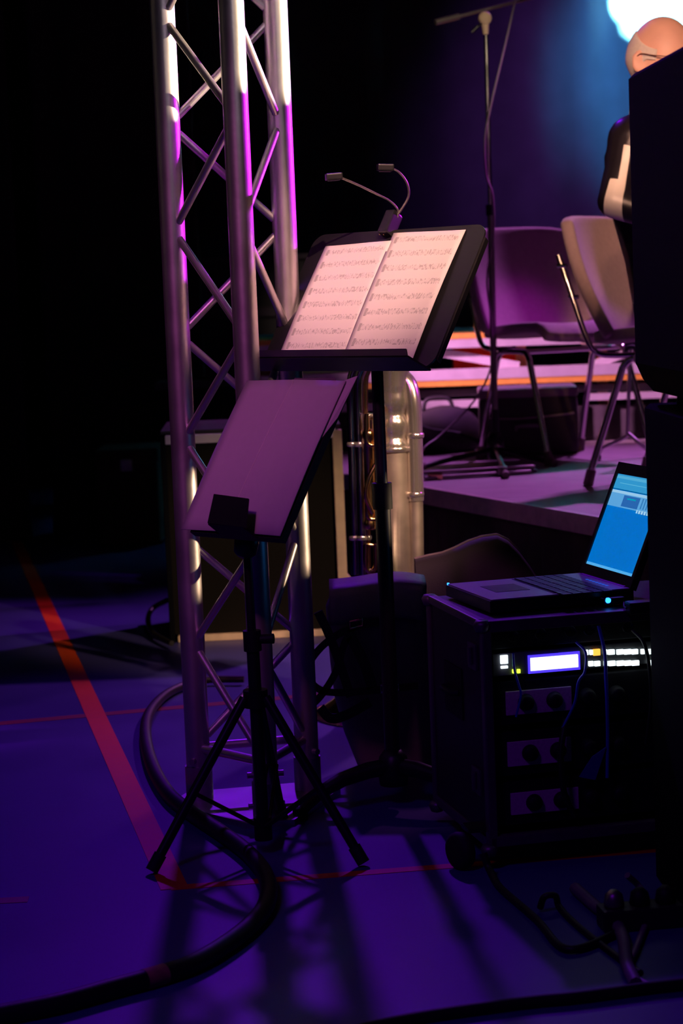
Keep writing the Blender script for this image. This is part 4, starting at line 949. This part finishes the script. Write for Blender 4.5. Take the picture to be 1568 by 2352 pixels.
# ------------------------------------------------------------------ microphone boom stand
MY = 7.62
mb_ = at_z(1140, 1060, STZ)
ms = thing('microphone_stand', 'boom microphone stand on the stage, in front of the left chair', 'mic stand', (mb_.x, mb_.y, STZ))
mo = Vector(ms.location); MY = mb_.y
def mp(px, py, dy=0.0): return L(at_y(px, py, MY + dy), mo)
top_ = mp(1115, 62); hubp = mp(1138, 1025)
bot_ = Vector((0, 0, 0.04))
bb = MB(); bb.tube([mp(1136, 960), mp(1126, 480)], 0.0125, 14); bb.build('outer_pole', M['grey_metal'], ms)
bb = MB(); bb.tube([mp(1127, 520), top_], 0.0085, 14); bb.build('inner_pole', M['chrome'], ms)
bb = MB(); bb.tube([mp(1126, 495), mp(1125, 470)], 0.016, 14); bb.build('clutch', M['black_matt'], ms)
bb = MB(); bb.tube([bot_, mp(1137, 940)], 0.014, 14); bb.build('lower_pole', M['black_metal'], ms)
bb = MB(); bb.lathe([(0, -0.05), (0.02, -0.05), (0.032, -0.035), (0.034, 0.03), (0.022, 0.05), (0, 0.05)], hubp, (0, 0, 1), 20); bb.build('tripod_hub', M['black_metal'], ms)
bb = MB(); bb.lathe([(0, 0), (0.008, 0), (0.011, 0.02), (0.008, 0.028), (0, 0.03)], hubp + Vector((0, -0.03, 0)), (0.1, -1, 0.15), 14); bb.build('hub_knob', M['chrome'], ms)
for px, py in ((958, 1082), (1272, 1072), (1162, 1100)):
    f_ = L(at_z(px, py, STZ), mo); f_.z = 0.012
    a_ = hubp + Vector((f_.x, f_.y, 0)).normalized() * 0.03
    bb = MB(); bb.tube([a_ + Vector((0, 0, -0.01)), f_], 0.0095, 10); lg = bb.build('leg', M['black_metal'], ms)
    d = (f_ - a_).normalized(); bb = MB(); bb.tube([f_ - d * 0.035, f_ + d * 0.004], 0.0125, 10); bb.build('rubber_foot', M['grey_rubber'], lg)
b0_ = mp(1005, 50, -0.05); b1_ = mp(1350, -38, 0.15)
bd = (b1_ - b0_).normalized()
bb = MB(); bb.tube([b0_, b1_], 0.0062, 12); boom = bb.build('boom_arm', M['grey_metal'], ms)
bb = MB(); bb.tube([b0_ - bd * 0.01, b0_ + bd * 0.085], 0.0115, 14); bb.build('counterweight', M['grey_metal'], boom)
cl_ = mp(1113, 40, -0.01)
bb = MB(); bb.lathe([(0, -0.018), (0.020, -0.016), (0.024, -0.006), (0.024, 0.006), (0.020, 0.016), (0, 0.018)], cl_ + Vector((0, 0, -0.004)), (0.15, -1, 0.0), 20); bb.build('boom_clutch', M['wood_edge'], ms)['label'] = 'pale boom clutch'
bb = MB(); bb.tube([cl_ + Vector((0, 0, -0.022)), cl_ + Vector((0.001, 0, -0.06))], [0.014, 0.0095], 14); bb.build('clutch_socket', M['wood_edge'], ms)
bb = MB(); kq = mp(1090, 68, -0.03); bb.tube([cl_ + Vector((0, 0, -0.01)), kq], 0.004, 8); bb.tube([kq + Vector((-0.012, 0, -0.010)), kq + Vector((0.012, 0, 0.012))], 0.006, 8); bb.build('wing_screw', M['black_metal'], ms)
# microphone on the boom's far end
mic = thing('microphone', 'stage microphone at the end of the boom, above the frame', 'microphone', mo + b1_ + Vector((0, 0, 0)))
bb = MB(); bb.lathe([(0, -0.02), (0.010, -0.02), (0.012, 0.0), (0.014, 0.11), (0, 0.112)], (0, 0, 0), (0.9, 0, 0.25), 16); bb.build('body', M['black_metal'], mic)
bb = MB(); bb.lathe([(0, 0.108), (0.016, 0.11), (0.024, 0.13), (0.024, 0.148), (0.014, 0.164), (0, 0.168)], (0, 0, 0), (0.9, 0, 0.25), 18); bb.build('grille', M['alu_dull'], mic)
cable('microphone_cable', [mo + mp(1183, 0, 0.03), mo + mp(1165, 80, 0.0), mo + mp(1146, 160, -0.03), mo + mp(1126, 245, -0.03), mo + mp(1113, 320, -0.02), mo + mp(1116, 400, -0.025), mo + mp(1131, 450, -0.03), mo + mp(1133, 540, -0.03), mo + mp(1118, 640, -0.03), mo + mp(1128, 740, -0.03), mo + mp(1128, 840, -0.02), mo + mp(1085, 925, -0.1), mo + mp(1010, 1000, -0.2), mo + mp(972, 1030, -0.3), mo + mp(940, 1085, -0.35)], 0.0036, M['cable_grey'], 'grey microphone cable wound down the boom stand to the stage floor')

# folded stand lying on the stage edge
q0 = at_z(972, 1104, STZ); q1 = at_z(1238, 1088, STZ)
fsn = thing('folded_stand', 'folded chrome and black stand lying flat on the stage by the edge', 'stand', ((q0.x + q1.x) / 2, (q0.y + q1.y) / 2, STZ))
fo_ = Vector(fsn.location); dd = (q1 - q0).normalized(); nn = Vector((-dd.y, dd.x, 0))
for off, z, r_, m_, nm in ((-0.018, 0.010, 0.007, 'grey_metal', 'rod'), (0.0, 0.012, 0.008, 'black_metal', 'rod'), (0.02, 0.010, 0.006, 'black_metal', 'rod'), (0.006, 0.026, 0.006, 'grey_metal', 'rod')):
    bb = MB(); bb.tube([L(q0, fo_) + nn * off + Vector((0, 0, z)), L(q1, fo_) * (0.9 + off * 3) + nn * (off * 0.4) + Vector((0, 0, z))], r_, 10); bb.build(nm, M[m_], fsn)
bb = MB(); bb.box(L(q0 + (q1 - q0) * 0.68, fo_) + Vector((0, 0, 0.018)), (0.035, 0.05, 0.03), None, 0.006); bb.build('joint', M['grey_metal'], fsn)
bb = MB(); bb.box(L(q0 + (q1 - q0) * 0.10, fo_) + Vector((0, 0, 0.014)), (0.05, 0.045, 0.022), None, 0.006); bb.build('head', M['brass'], fsn)

# bent instrument stand leg near the loudspeaker
iq = at_z(1372, 1056, STZ)
IY = iq.y
isd = thing('instrument_stand', 'slim dark instrument stand with a bent leg, behind the right chair', 'stand', (iq.x, IY, STZ))
io = Vector(isd.location)
def ip(px, py, dy=0): return L(at_y(px, py, IY + dy), io)
bb = MB(); bb.tube([ip(1448, 800, -0.24), ip(1445, 860, -0.24), ip(1440, 996, -0.24)], 0.0065, 10); bb.build('upright', M['alu'], isd)
bb = MB(); bb.tube(smooth_pts([ip(1440, 994, -0.24), ip(1436, 1004, -0.22), ip(1388, 1026, -0.05), ip(1380, 1033, -0.02), ip(1374, 1048)], 5), 0.0065, 10); lg = bb.build('leg', M['alu'], isd)
bb = MB(); bb.lathe([(0, 0), (0.012, 0.0), (0.014, 0.012), (0.010, 0.030), (0, 0.032)], (0, 0, 0), (0, 0, 1), 14); bb.build('rubber_foot', M['rubber'], lg)
bb = MB(); bb.tube(smooth_pts([ip(1441, 994, -0.24), ip(1470, 1020, -0.28), ip(1500, 1050, -0.3), L(at_z(1512, 1092, STZ), io)], 5), 0.0065, 10); bb.build('leg', M['alu'], isd)
bb = MB(); bb.tube(smooth_pts([ip(1436, 815, -0.24), ip(1440, 800, -0.27), ip(1456, 798, -0.27), ip(1460, 815, -0.24)], 5), 0.008, 10); bb.build('cradle', M['rubber'], isd)

# bags on the stage behind the chairs
a_ = at_z(1225, 1050, STZ)
ic = thing('instrument_case', 'dark instrument case lying on the stage behind the left chair', 'case', (a_.x, a_.y + 0.2, STZ), R(-3))
bb = MB(); bb.box((0, 0, 0.115), (0.37, 0.30, 0.22), None, 0.03); bb.build('body', M['soft_case'], ic)
bb = MB(); bb.box((0, 0, 0.238), (0.372, 0.302, 0.035), None, 0.012); bb.build('lid', M['leather'], ic)
bb = MB(); bb.tube(smooth_pts([(-0.17, -0.156, 0.15), (-0.05, -0.158, 0.143), (0.06, -0.158, 0.148), (0.17, -0.156, 0.158)], 6), 0.004, 8); bb.build('piping', M['grey_metal'], ic)
bb = MB(); bb.tube(smooth_pts([(-0.05, -0.152, 0.10), (-0.04, -0.175, 0.115), (0.04, -0.175, 0.115), (0.05, -0.152, 0.10)], 5), 0.007, 8); bb.build('handle', M['leather'], ic)
a_ = at_z(1022, 1050, STZ)
sb_ = thing('slouched_bag', 'slouched dark bag on the stage, left of the microphone stand', 'bag', (a_.x, a_.y + 0.25, STZ))
def blob(u, v):
    th_ = 2 * PI * u; ph_ = PI * v; r_ = 1 + 0.12 * math.sin(3 * th_ + 1) * math.sin(ph_)
    return (0.15 * r_ * math.sin(ph_) * math.cos(th_) - 0.02 * math.cos(ph_), 0.13 * r_ * math.sin(ph_) * math.sin(th_), max(0.003, 0.08 + 0.10 * math.cos(ph_) * (1 + 0.3 * math.cos(th_) * math.sin(ph_))))
bb = MB(); bb.grid(blob, 28, 16); bb.build('body', M['soft_case'], sb_)
bb = MB(); bb.tube(smooth_pts([(-0.13, -0.08, 0.14), (-0.05, -0.13, 0.10), (0.06, -0.14, 0.08), (0.15, -0.10, 0.04)], 6), 0.008, 8); bb.build('strap', M['strap'], sb_)
bb = MB(); bb.tube(smooth_pts([(-0.07, -0.02, 0.165), (-0.05, -0.02, 0.21), (0.03, -0.02, 0.21), (0.05, -0.02, 0.165)], 5), 0.008, 8); bb.build('handle', M['strap'], sb_)

# ------------------------------------------------------------------ cables on the floor
def fpt(px, py, z): return at_z(px, py, z)
cr = 0.0165
snake = [fpt(560, 1560, cr), fpt(470, 1562, cr), fpt(402, 1583, cr), fpt(362, 1612, cr), fpt(338, 1650, cr), fpt(335, 1700, cr), fpt(352, 1765, cr), fpt(388, 1825, cr), fpt(440, 1868, cr), fpt(515, 1918, cr), fpt(575, 1965, cr), fpt(612, 2018, cr), fpt(612, 2075, cr), fpt(575, 2125, cr), fpt(515, 2172, cr), fpt(440, 2215, cr), fpt(350, 2245, cr), fpt(250, 2272, cr), fpt(130, 2305, cr), fpt(-20, 2335, cr), fpt(-200, 2372, cr)]
sp_ = smooth_pts(snake, 10)
o_ = Vector(sp_[0]); sn_root = thing('multicore_cable', 'thick black multicore cable curving across the blue floor', 'cable', (sp_[60].x, sp_[60].y, 0))
so_ = Vector(sn_root.location)
bb = MB(); bb.tube([p - so_ for p in sp_], [0.0095 + 0.0070 * min(1, i / 60) for i in range(len(sp_))], 14); bb.build('jacket', M['cable'], sn_root)
i0 = 157
bb = MB(); bb.tube([p - so_ for p in sp_[i0:i0 + 6]], 0.0172, 14, cap=False); bb.build('label_band', M['label_tape'], sn_root)
cable('truss_cable', [fpt(394, 1478, 0.02), fpt(352, 1455, 0.02), fpt(340, 1425, 0.03), fpt(350, 1398, 0.05), fpt(385, 1378, 0.08)], 0.009, M['cable'], 'loop of black cable behind the foot of the truss tower')
rnd = random.Random(4)
cable('floor_cable', [fpt(1110, 1960, 0.05), fpt(1125, 2000, 0.02), fpt(1150, 2040, 0.008), fpt(1230, 2110, 0.008), fpt(1300, 2180, 0.008), fpt(1400, 2150, 0.008), fpt(1440, 2120, 0.008)], 0.007, M['cable'], 'black cable trailing from under the front left corner of the flight case')
cable('floor_cable', [fpt(1320, 2040, 0.012), fpt(1365, 2080, 0.012), fpt(1410, 2115, 0.012), fpt(1432, 2160, 0.012), fpt(1440, 2215, 0.012), fpt(1460, 2260, 0.012)], 0.011, M['leather'], 'thick dull purple cable on the floor in front of the flight case')
cable('floor_cable', [fpt(1240, 2085, 0.008), fpt(1250, 2060, 0.03), fpt(1275, 2058, 0.03), fpt(1285, 2085, 0.008), fpt(1330, 2130, 0.006), fpt(1420, 2200, 0.006), fpt(1470, 2235, 0.006)], 0.006, M['cable'], 'thin black cable with a small upright loop below the flight case')
cable('floor_cable', [fpt(1440, 2010, 0.05), fpt(1470, 2040, 0.02), fpt(1490, 2090, 0.008), fpt(1460, 2180, 0.008), fpt(1440, 2230, 0.008), fpt(1500, 2270, 0.008)], 0.006, M['cable_grey'], 'grey cable curling beside the foot of the lower loudspeaker')
pp = fpt(1470, 2128, 0)
ps = thing('power_strip', 'dark power strip with metal plugs on the floor by the lower loudspeaker', 'power strip', (pp.x, pp.y, 0), R(8))
bb = MB(); bb.box((0, 0, 0.02), (0.14, 0.055, 0.038), None, 0.006); bb.build('body', M['case_panel'], ps)
for k_ in range(3):
    bb = MB(); bb.lathe([(0, 0.0385), (0.016, 0.0385), (0.018, 0.042), (0.015, 0.060), (0.006, 0.068), (0, 0.068)], (-0.045 + k_ * 0.045, 0, 0), (0, 0, 1), 16); bb.build('plug', M['grey_metal'] if k_ == 0 else M['black_matt'], ps)
edge0 = fpt(905, 2352, 0.0); edge1 = fpt(1480, 2268, 0)
cable('floor_cable', [fpt(820, 2367, 0.010), fpt(960, 2337, 0.010), fpt(1200, 2303, 0.010), fpt(1330, 2290, 0.010), fpt(1480, 2270, 0.010), fpt(1600, 2256, 0.010)], 0.010, M['cable'], 'straight black cable across the bottom right of the floor')

# ------------------------------------------------------------------ person on the right chair
def person():
    f_ = Vector((math.sin(R(70)), -math.cos(R(70)), 0)); lf = Vector((-f_.y, f_.x, 0))     # facing, own left
    C0 = Vector((1.0, 6.0, 0))
    root = thing('person', 'seated bald person with white hair and glasses in a black and white jacket', 'person', (C0.x, C0.y, STZ))
    def W(a_, l_, z): return f_ * a_ + lf * l_ + Vector((0, 0, z))
    V = []; E = []; Rr = []
    def add(p, r_, par=None):
        V.append(p); Rr.append(r_); i = len(V) - 1
        if par is not None: E.append((par, i))
        return i
    pel = add(W(-0.02, 0, 0.56), (0.15, 0.12)); sp1 = add(W(-0.05, 0, 0.72), (0.15, 0.115), pel); sp2 = add(W(-0.085, 0, 0.88), (0.165, 0.12), sp1)
    ch_ = add(W(-0.09, 0, 1.02), (0.15, 0.105), sp2); nk = add(W(-0.085, 0, 1.10), (0.062, 0.06), ch_); hd0 = L(at_y(1517, 136, 5.98), root.location)
    nk2 = add(W(-0.07, 0, 1.10) * 0.5 + (hd0 - f_ * 0.03) * 0.5, (0.058, 0.058), nk); add(hd0 - f_ * 0.03 - Vector((0, 0, 0.03)), (0.05, 0.05), nk2)
    for sgn in (-1, 1):
        sh_ = add(W(-0.095, 0.175 * sgn, 1.03), (0.075, 0.075), ch_)
        if sgn < 0: el = W(-0.135, -0.265, 0.865); wr = W(0.10, -0.235, 0.775)
        else: el = W(-0.03, 0.27, 0.78); wr = W(0.20, 0.14, 0.68)
        m_ = add((V[sh_] + el) / 2, (0.056, 0.056), sh_); e_ = add(el, (0.047, 0.047), m_)
        w1 = add((el + wr) / 2, (0.042, 0.042), e_); w2 = add(wr, (0.030, 0.030), w1)
        hd_ = (wr - el).normalized(); pm = add(wr + hd_ * 0.05, (0.038, 0.022), w2)
        hp_ = add(W(-0.01, 0.10 * sgn, 0.54), (0.092, 0.092), pel); kn = add(W(0.40, 0.15 * sgn, 0.52), (0.062, 0.062), hp_)
        an = add(W(0.40, 0.17 * sgn, 0.10), (0.042, 0.042), kn); hl = add(W(0.42, 0.175 * sgn, 0.05), (0.042, 0.042), an); toe = add(W(0.58, 0.20 * sgn, 0.036), (0.036, 0.030), hl)
        # fingers and thumb
        sdv = hd_.cross(Vector((0, 0, 1))).normalized(); upv = sdv.cross(hd_)
        for q_, ln_ in ((-1.5, 0.055), (-0.5, 0.068), (0.5, 0.073), (1.5, 0.066)):
            k1 = wr + hd_ * 0.088 + sdv * 0.019 * q_
            a1 = add(k1, (0.0095, 0.0095), pm); a2 = add(k1 + hd_ * ln_ * 0.5 - upv * 0.012, (0.0088, 0.0088), a1); add(k1 + hd_ * ln_ * 0.85 - upv * 0.036, (0.0078, 0.0078), a2)
        k1 = wr + hd_ * 0.03 - sdv * 0.036 * sgn * -1; t1 = add(k1, (0.011, 0.011), w2); add(k1 + hd_ * 0.04 + sdv * sgn * 0.016 - upv * 0.01, (0.009, 0.009), t1)
    bm = bmesh.new()
    def capsule(p, q, rp, rq, n=16, m=5):
        d = q - p; ln_ = d.length; ax = d.normalized(); u = lf - ax * lf.dot(ax)
        u = u.normalized() if u.length > 0.2 else ax.orthogonal().normalized()
        v = ax.cross(u); rows_ = []
        for k_ in range(m + 1):
            a_ = PI / 2 * (1 - k_ / m); rows_.append((p - ax * math.sin(a_) * min(rp), rp[0] * math.cos(a_), rp[1] * math.cos(a_)))
        for k_ in range(1, 6):
            t_ = k_ / 6; rows_.append((p + d * t_, rp[0] + (rq[0] - rp[0]) * t_, rp[1] + (rq[1] - rp[1]) * t_))
        for k_ in range(m + 1):
            a_ = PI / 2 * k_ / m; rows_.append((q + ax * math.sin(a_) * min(rq), rq[0] * math.cos(a_), rq[1] * math.cos(a_)))
        pole0 = bm.verts.new(rows_[0][0]); pole1 = bm.verts.new(rows_[-1][0]); rg = []
        for c_, a_, b2 in rows_[1:-1]: rg.append([bm.verts.new(c_ + u * a_ * math.cos(2 * PI * k_ / n) + v * b2 * math.sin(2 * PI * k_ / n)) for k_ in range(n)])
        for k_ in range(n):
            bm.faces.new((pole0, rg[0][(k_ + 1) % n], rg[0][k_])); bm.faces.new((pole1, rg[-1][k_], rg[-1][(k_ + 1) % n]))
            for a_ in range(len(rg) - 1): bm.faces.new((rg[a_][k_], rg[a_][(k_ + 1) % n], rg[a_ + 1][(k_ + 1) % n], rg[a_ + 1][k_]))
    for (a_, b2) in E: capsule(V[a_], V[b2], Rr[a_], Rr[b2])
    # head: an ellipsoid shaped to skull, face, nose, brow and ears; looks right and a little to the camera, bowed
    hyaw = R(46); hf = Vector((math.sin(hyaw), -math.cos(hyaw), 0)); hl_ = Vector((-hf.y, hf.x, 0)); hu = Vector((0, 0, 1))
    tilt = R(8); hf2 = hf * math.cos(tilt) - hu * math.sin(tilt); hu2 = hu * math.cos(tilt) + hf * math.sin(tilt)
    HC = L(at_y(1517, 136, 5.98), root.location) ; HC = Vector((HC.x, HC.y, HC.z))
    def Hd(x, y, z): return HC + hf2 * x + hl_ * y + hu2 * z
    nu_, nv_ = 48, 36; hv = []
    for j in range(nv_ + 1):
        th_ = PI * j / nv_
        for i in range(nu_):
            ph_ = 2 * PI * i / nu_; x = math.sin(th_) * math.cos(ph_); y = math.sin(th_) * math.sin(ph_); z = math.cos(th_)
            X, Y, Z = x * 0.100, y * 0.080, z * 0.118
            if z < -0.1:
                k_ = min(1, (-0.1 - z) / 0.9); Y *= 1 - 0.30 * k_; X = X * (1 - 0.12 * k_) + 0.020 * k_
            if x > 0.55 and -0.75 < z < 0.3: X *= 0.97
            nz = math.exp(-((y / 0.17) ** 2)) * math.exp(-(((z + 0.16) / 0.17) ** 2)) * (1 if x > 0 else 0); X += 0.026 * nz
            br = math.exp(-(((z - 0.16) / 0.09) ** 2)) * math.exp(-((y / 0.55) ** 2)) * (1 if x > 0.3 else 0); X += 0.006 * br
            for sy in (-1, 1):
                ey_ = math.exp(-(((y - 0.36 * sy) / 0.16) ** 2)) * math.exp(-(((z - 0.02) / 0.09) ** 2)) * (1 if x > 0.3 else 0); X -= 0.008 * ey_
            lp_ = math.exp(-((y / 0.26) ** 2)) * math.exp(-(((z + 0.48) / 0.06) ** 2)) * (1 if x > 0 else 0); X += 0.005 * lp_
            cn = math.exp(-((y / 0.25) ** 2)) * math.exp(-(((z + 0.80) / 0.14) ** 2)) * (1 if x > -0.1 else 0); X += 0.010 * cn
            hv.append(bm.verts.new(Hd(X, Y, Z)))
    for j in range(nv_):
        for i in range(nu_):
            q_ = [hv[j * nu_ + i], hv[(j + 1) * nu_ + i], hv[(j + 1) * nu_ + (i + 1) % nu_], hv[j * nu_ + (i + 1) % nu_]]
            try: bm.faces.new(q_)
            except ValueError: pass
    for sy in (-1, 1):
        for (ex_, ez_, r1, r2) in ((-0.012, -0.012, 0.034, 0.021),):
            r_ = bmesh.ops.create_uvsphere(bm, u_segments=16, v_segments=10, radius=1)
            for v in r_['verts']:
                c = v.co.copy(); rr_ = math.hypot(c.x, c.z); dish = -0.006 * max(0, 1 - (rr_ / 0.6) ** 2)
                v.co = Hd(ex_ + c.x * r2 - 0.006 * c.z * 0.5, sy * (0.079 + (c.y * 0.008 + 0.005 + dish) * 1.0 - 0.010 * c.x), ez_ + c.z * r1)
    bmesh.ops.remove_doubles(bm, verts=bm.verts[:], dist=1e-5)
    bmesh.ops.recalc_face_normals(bm, faces=bm.faces[:])
    me2 = bpy.data.meshes.new('body'); bm.to_mesh(me2); bm.free()
    ob = bpy.data.objects.new('body', me2); COL.objects.link(ob)
    rm = ob.modifiers.new('remesh', 'REMESH'); rm.mode = 'VOXEL'; rm.voxel_size = 0.0055; rm.use_smooth_shade = True
    sm = ob.modifiers.new('smooth', 'SMOOTH'); sm.factor = 0.5; sm.iterations = 4
    dg = bpy.context.evaluated_depsgraph_get(); me3 = bpy.data.meshes.new_from_object(ob.evaluated_get(dg)); bpy.data.objects.remove(ob)
    me3.name = 'body'
    for k_ in ('skin', 'jacket', 'white_cloth', 'trousers', 'rubber'): me3.materials.append(M[k_])
    me3.materials.clear()
    for k_ in ('skin', 'jacket', 'white_cloth', 'trousers', 'rubber'): me3.materials.append(M[k_])
    sR = W(-0.095, -0.175, 1.03); eR = W(-0.135, -0.265, 0.865); wR = W(0.10, -0.235, 0.775); wL = W(0.20, 0.14, 0.68)
    for p in me3.polygons:
        c = p.center; mi = 1
        d = c - W(0, 0, 0); l_ = d.dot(lf); a_ = d.dot(f_); z = c.z
        if z > 1.125 + 0.02 * (a_ > 0): mi = 0
        elif z > 1.085 and abs(l_) < 0.085: mi = 2
        elif z > 0.665 and (c - wR).length < 0.16 and (c - wR).dot((wR - eR).normalized()) > 0: mi = 0
        elif (c - wL).length < 0.16 and a_ > 0.19 and z > 0.6: mi = 0
        elif z < 0.62 and (a_ > 0.10 or z < 0.58): mi = 3
        if z < 0.095: mi = 4
        p.material_index = mi; p.use_smooth = True
    at_ = me3.attributes.new('white_stripe', 'FLOAT', 'POINT'); ax = (eR - sR).normalized(); vals = []
    for v in me3.vertices:
        c = v.co; t_ = (c - sR).dot(ax); rad = (c - sR) - ax * t_; fr_c = rad.dot(f_); l_ = c.dot(lf); a_ = c.dot(f_)
        on = -1.0
        if l_ < -0.15:
            q1 = min(0.010 - abs(fr_c - 0.004 - 0.10 * t_), t_ - 0.05, 0.30 - t_); q2 = min(0.016 - abs(fr_c - 0.002), t_ - 0.15, 0.27 - t_); on = max(q1, q2)
        on = max(on, min(0.026 - abs(a_ - 0.03), 0.99 - c.z, c.z - 0.66, -l_ - 0.09, 0.19 + l_), min(0.045 - abs(l_), a_ - 0.05, c.z - 0.70, 1.08 - c.z))
        vals.append(on)
    at_.data.foreach_set('value', vals)
    jm = M['jacket']; nt = jm.node_tree; an_ = nt.nodes.new('ShaderNodeAttribute'); an_.attribute_name = 'white_stripe'
    mr_ = nt.nodes.new('ShaderNodeMapRange'); mr_.inputs['From Min'].default_value = -0.0008; mr_.inputs['From Max'].default_value = 0.0008; nt.links.new(an_.outputs['Fac'], mr_.inputs['Value'])
    bs_ = nt.nodes['Principled BSDF']; old = bs_.inputs['Base Color'].links[0].from_socket
    mx_ = nt.nodes.new('ShaderNodeMix'); mx_.data_type = 'RGBA'; mx_.inputs['B'].default_value = (0.85, 0.80, 0.72, 1); nt.links.new(old, mx_.inputs['A']); nt.links.new(mr_.outputs['Result'], mx_.inputs['Factor']); nt.links.new(mx_.outputs['Result'], bs_.inputs['Base Color'])
    body = bpy.data.objects.new('body', me3); COL.objects.link(body); body.parent = root
    # hair: a short shell over the back and sides of the skull
    hb2 = MB(); vs = []; fs = []; nn1, nn2 = 40, 14
    for i in range(nn1 + 1):
        ph_ = R(68) + (2 * PI - 2 * R(68)) * i / nn1
        ag_ = abs(math.degrees(ph_) - 180); sm_ = lambda a_, b2: (lambda t_: t_ * t_ * (3 - 2 * t_))(min(1, max(0, (ag_ - a_) / (b2 - a_))))
        top_th = R(52 + 26 * sm_(30, 112)); low_th = R(132 - 40 * sm_(62, 96))
        for j in range(nn2 + 1):
            th_ = top_th + (low_th - top_th) * j / nn2
            x = math.sin(th_) * math.cos(ph_); y = math.sin(th_) * math.sin(ph_); z = math.cos(th_)
            edge = math.sin(PI * j / nn2) ** 0.5; g_ = 1.008 + 0.035 * edge * (math.sin(PI * i / nn1) ** 0.4)
            X, Y, Z = x * 0.100 * g_, y * 0.080 * g_, z * 0.118 * g_
            if z < -0.1: k_ = min(1, (-0.1 - z) / 0.9); Y *= 1 - 0.30 * k_; X = X * (1 - 0.12 * k_) + 0.020 * k_
            vs.append(Hd(X, Y, Z))
    for i in range(nn1):
        for j in range(nn2): a2 = i * (nn2 + 1) + j; fs.append((a2, a2 + 1, a2 + nn2 + 2, a2 + nn2 + 1))
    hb2.add(vs, fs, True); hr = hb2.build('hair', M['hair'], root); sd_ = hr.modifiers.new('thick', 'SOLIDIFY'); sd_.thickness = 0.004; sd_.offset = 0
    for sy in (-1, 1):
        eb = MB(); eb.tube(smooth_pts([Hd(0.082, 0.050 * sy, 0.016), Hd(0.092, 0.034 * sy, 0.026), Hd(0.098, 0.015 * sy, 0.024)], 5), [0.002] + [0.0042] * 9 + [0.002], 8); eb.build('eyebrow', M['hair'], root)
        ey2_ = MB(); ey2_.lathe([(0, -0.011), (0.008, -0.008), (0.0115, 0), (0.008, 0.008), (0, 0.011)], Hd(0.080, 0.029 * sy, 0.002), hf2, 16); ee = ey2_.build('eye', M['white_cloth'], root)
        ir = MB(); ir.lathe([(0, 0.0118), (0.005, 0.0105), (0.0052, 0.009)], Hd(0.080, 0.029 * sy, 0.002), hf2, 12); ir.build('iris', M['glasses'], ee)
    gl = MB()
    for sy in (-1, 1):
        rim_ = [Hd(0.108 - 0.10 * max(0, abs(0.031 * sy + 0.021 * math.cos(t_)) - 0.03), 0.031 * sy + 0.021 * math.cos(t_), -0.002 + 0.016 * math.sin(t_)) for t_ in [2 * PI * k_ / 20 for k_ in range(20)]]
        gl.tube(rim_, 0.0014, 6, closed=True)
        gl.tube(smooth_pts([Hd(0.104, 0.052 * sy, 0.004), Hd(0.075, 0.079 * sy, 0.006), Hd(0.03, 0.0865 * sy, 0.008), Hd(-0.006, 0.0895 * sy, 0.010), Hd(-0.028, 0.0885 * sy, -0.008)], 5), 0.0017, 6)
    gl.tube([Hd(0.110, -0.010, 0.001), Hd(0.112, 0, 0.003), Hd(0.110, 0.010, 0.001)], 0.0014, 6)
    gl.build('glasses', M['glasses'], root)
    return root
person()
stl = thing('stool', 'round black stool under the seated person, behind the loudspeaker stack', 'stool', (1.0, 6.0, STZ))
bb = MB(); bb.lathe([(0, 0.40), (0.13, 0.40), (0.145, 0.415), (0.145, 0.43), (0.13, 0.445), (0, 0.448)], (0, 0, 0), (0, 0, 1), 28); bb.build('seat', M['leather'], stl)
bb = MB(); bb.tube([(0, 0, 0.12), (0, 0, 0.402)], 0.014, 14); bb.build('post', M['chrome'], stl)
for k_ in range(3):
    a_ = R(15 + 120 * k_); bb = MB(); bb.tube([(0, 0, 0.20), (0.17 * math.cos(a_), 0.17 * math.sin(a_), 0.012)], 0.009, 10); lg = bb.build('leg', M['chrome'], stl)
    bb = MB(); bb.lathe([(0, 0), (0.014, 0), (0.013, 0.022), (0, 0.024)], (0.17 * math.cos(a_), 0.17 * math.sin(a_), 0), (0, 0, 1), 12); bb.build('rubber_foot', M['rubber'], lg)
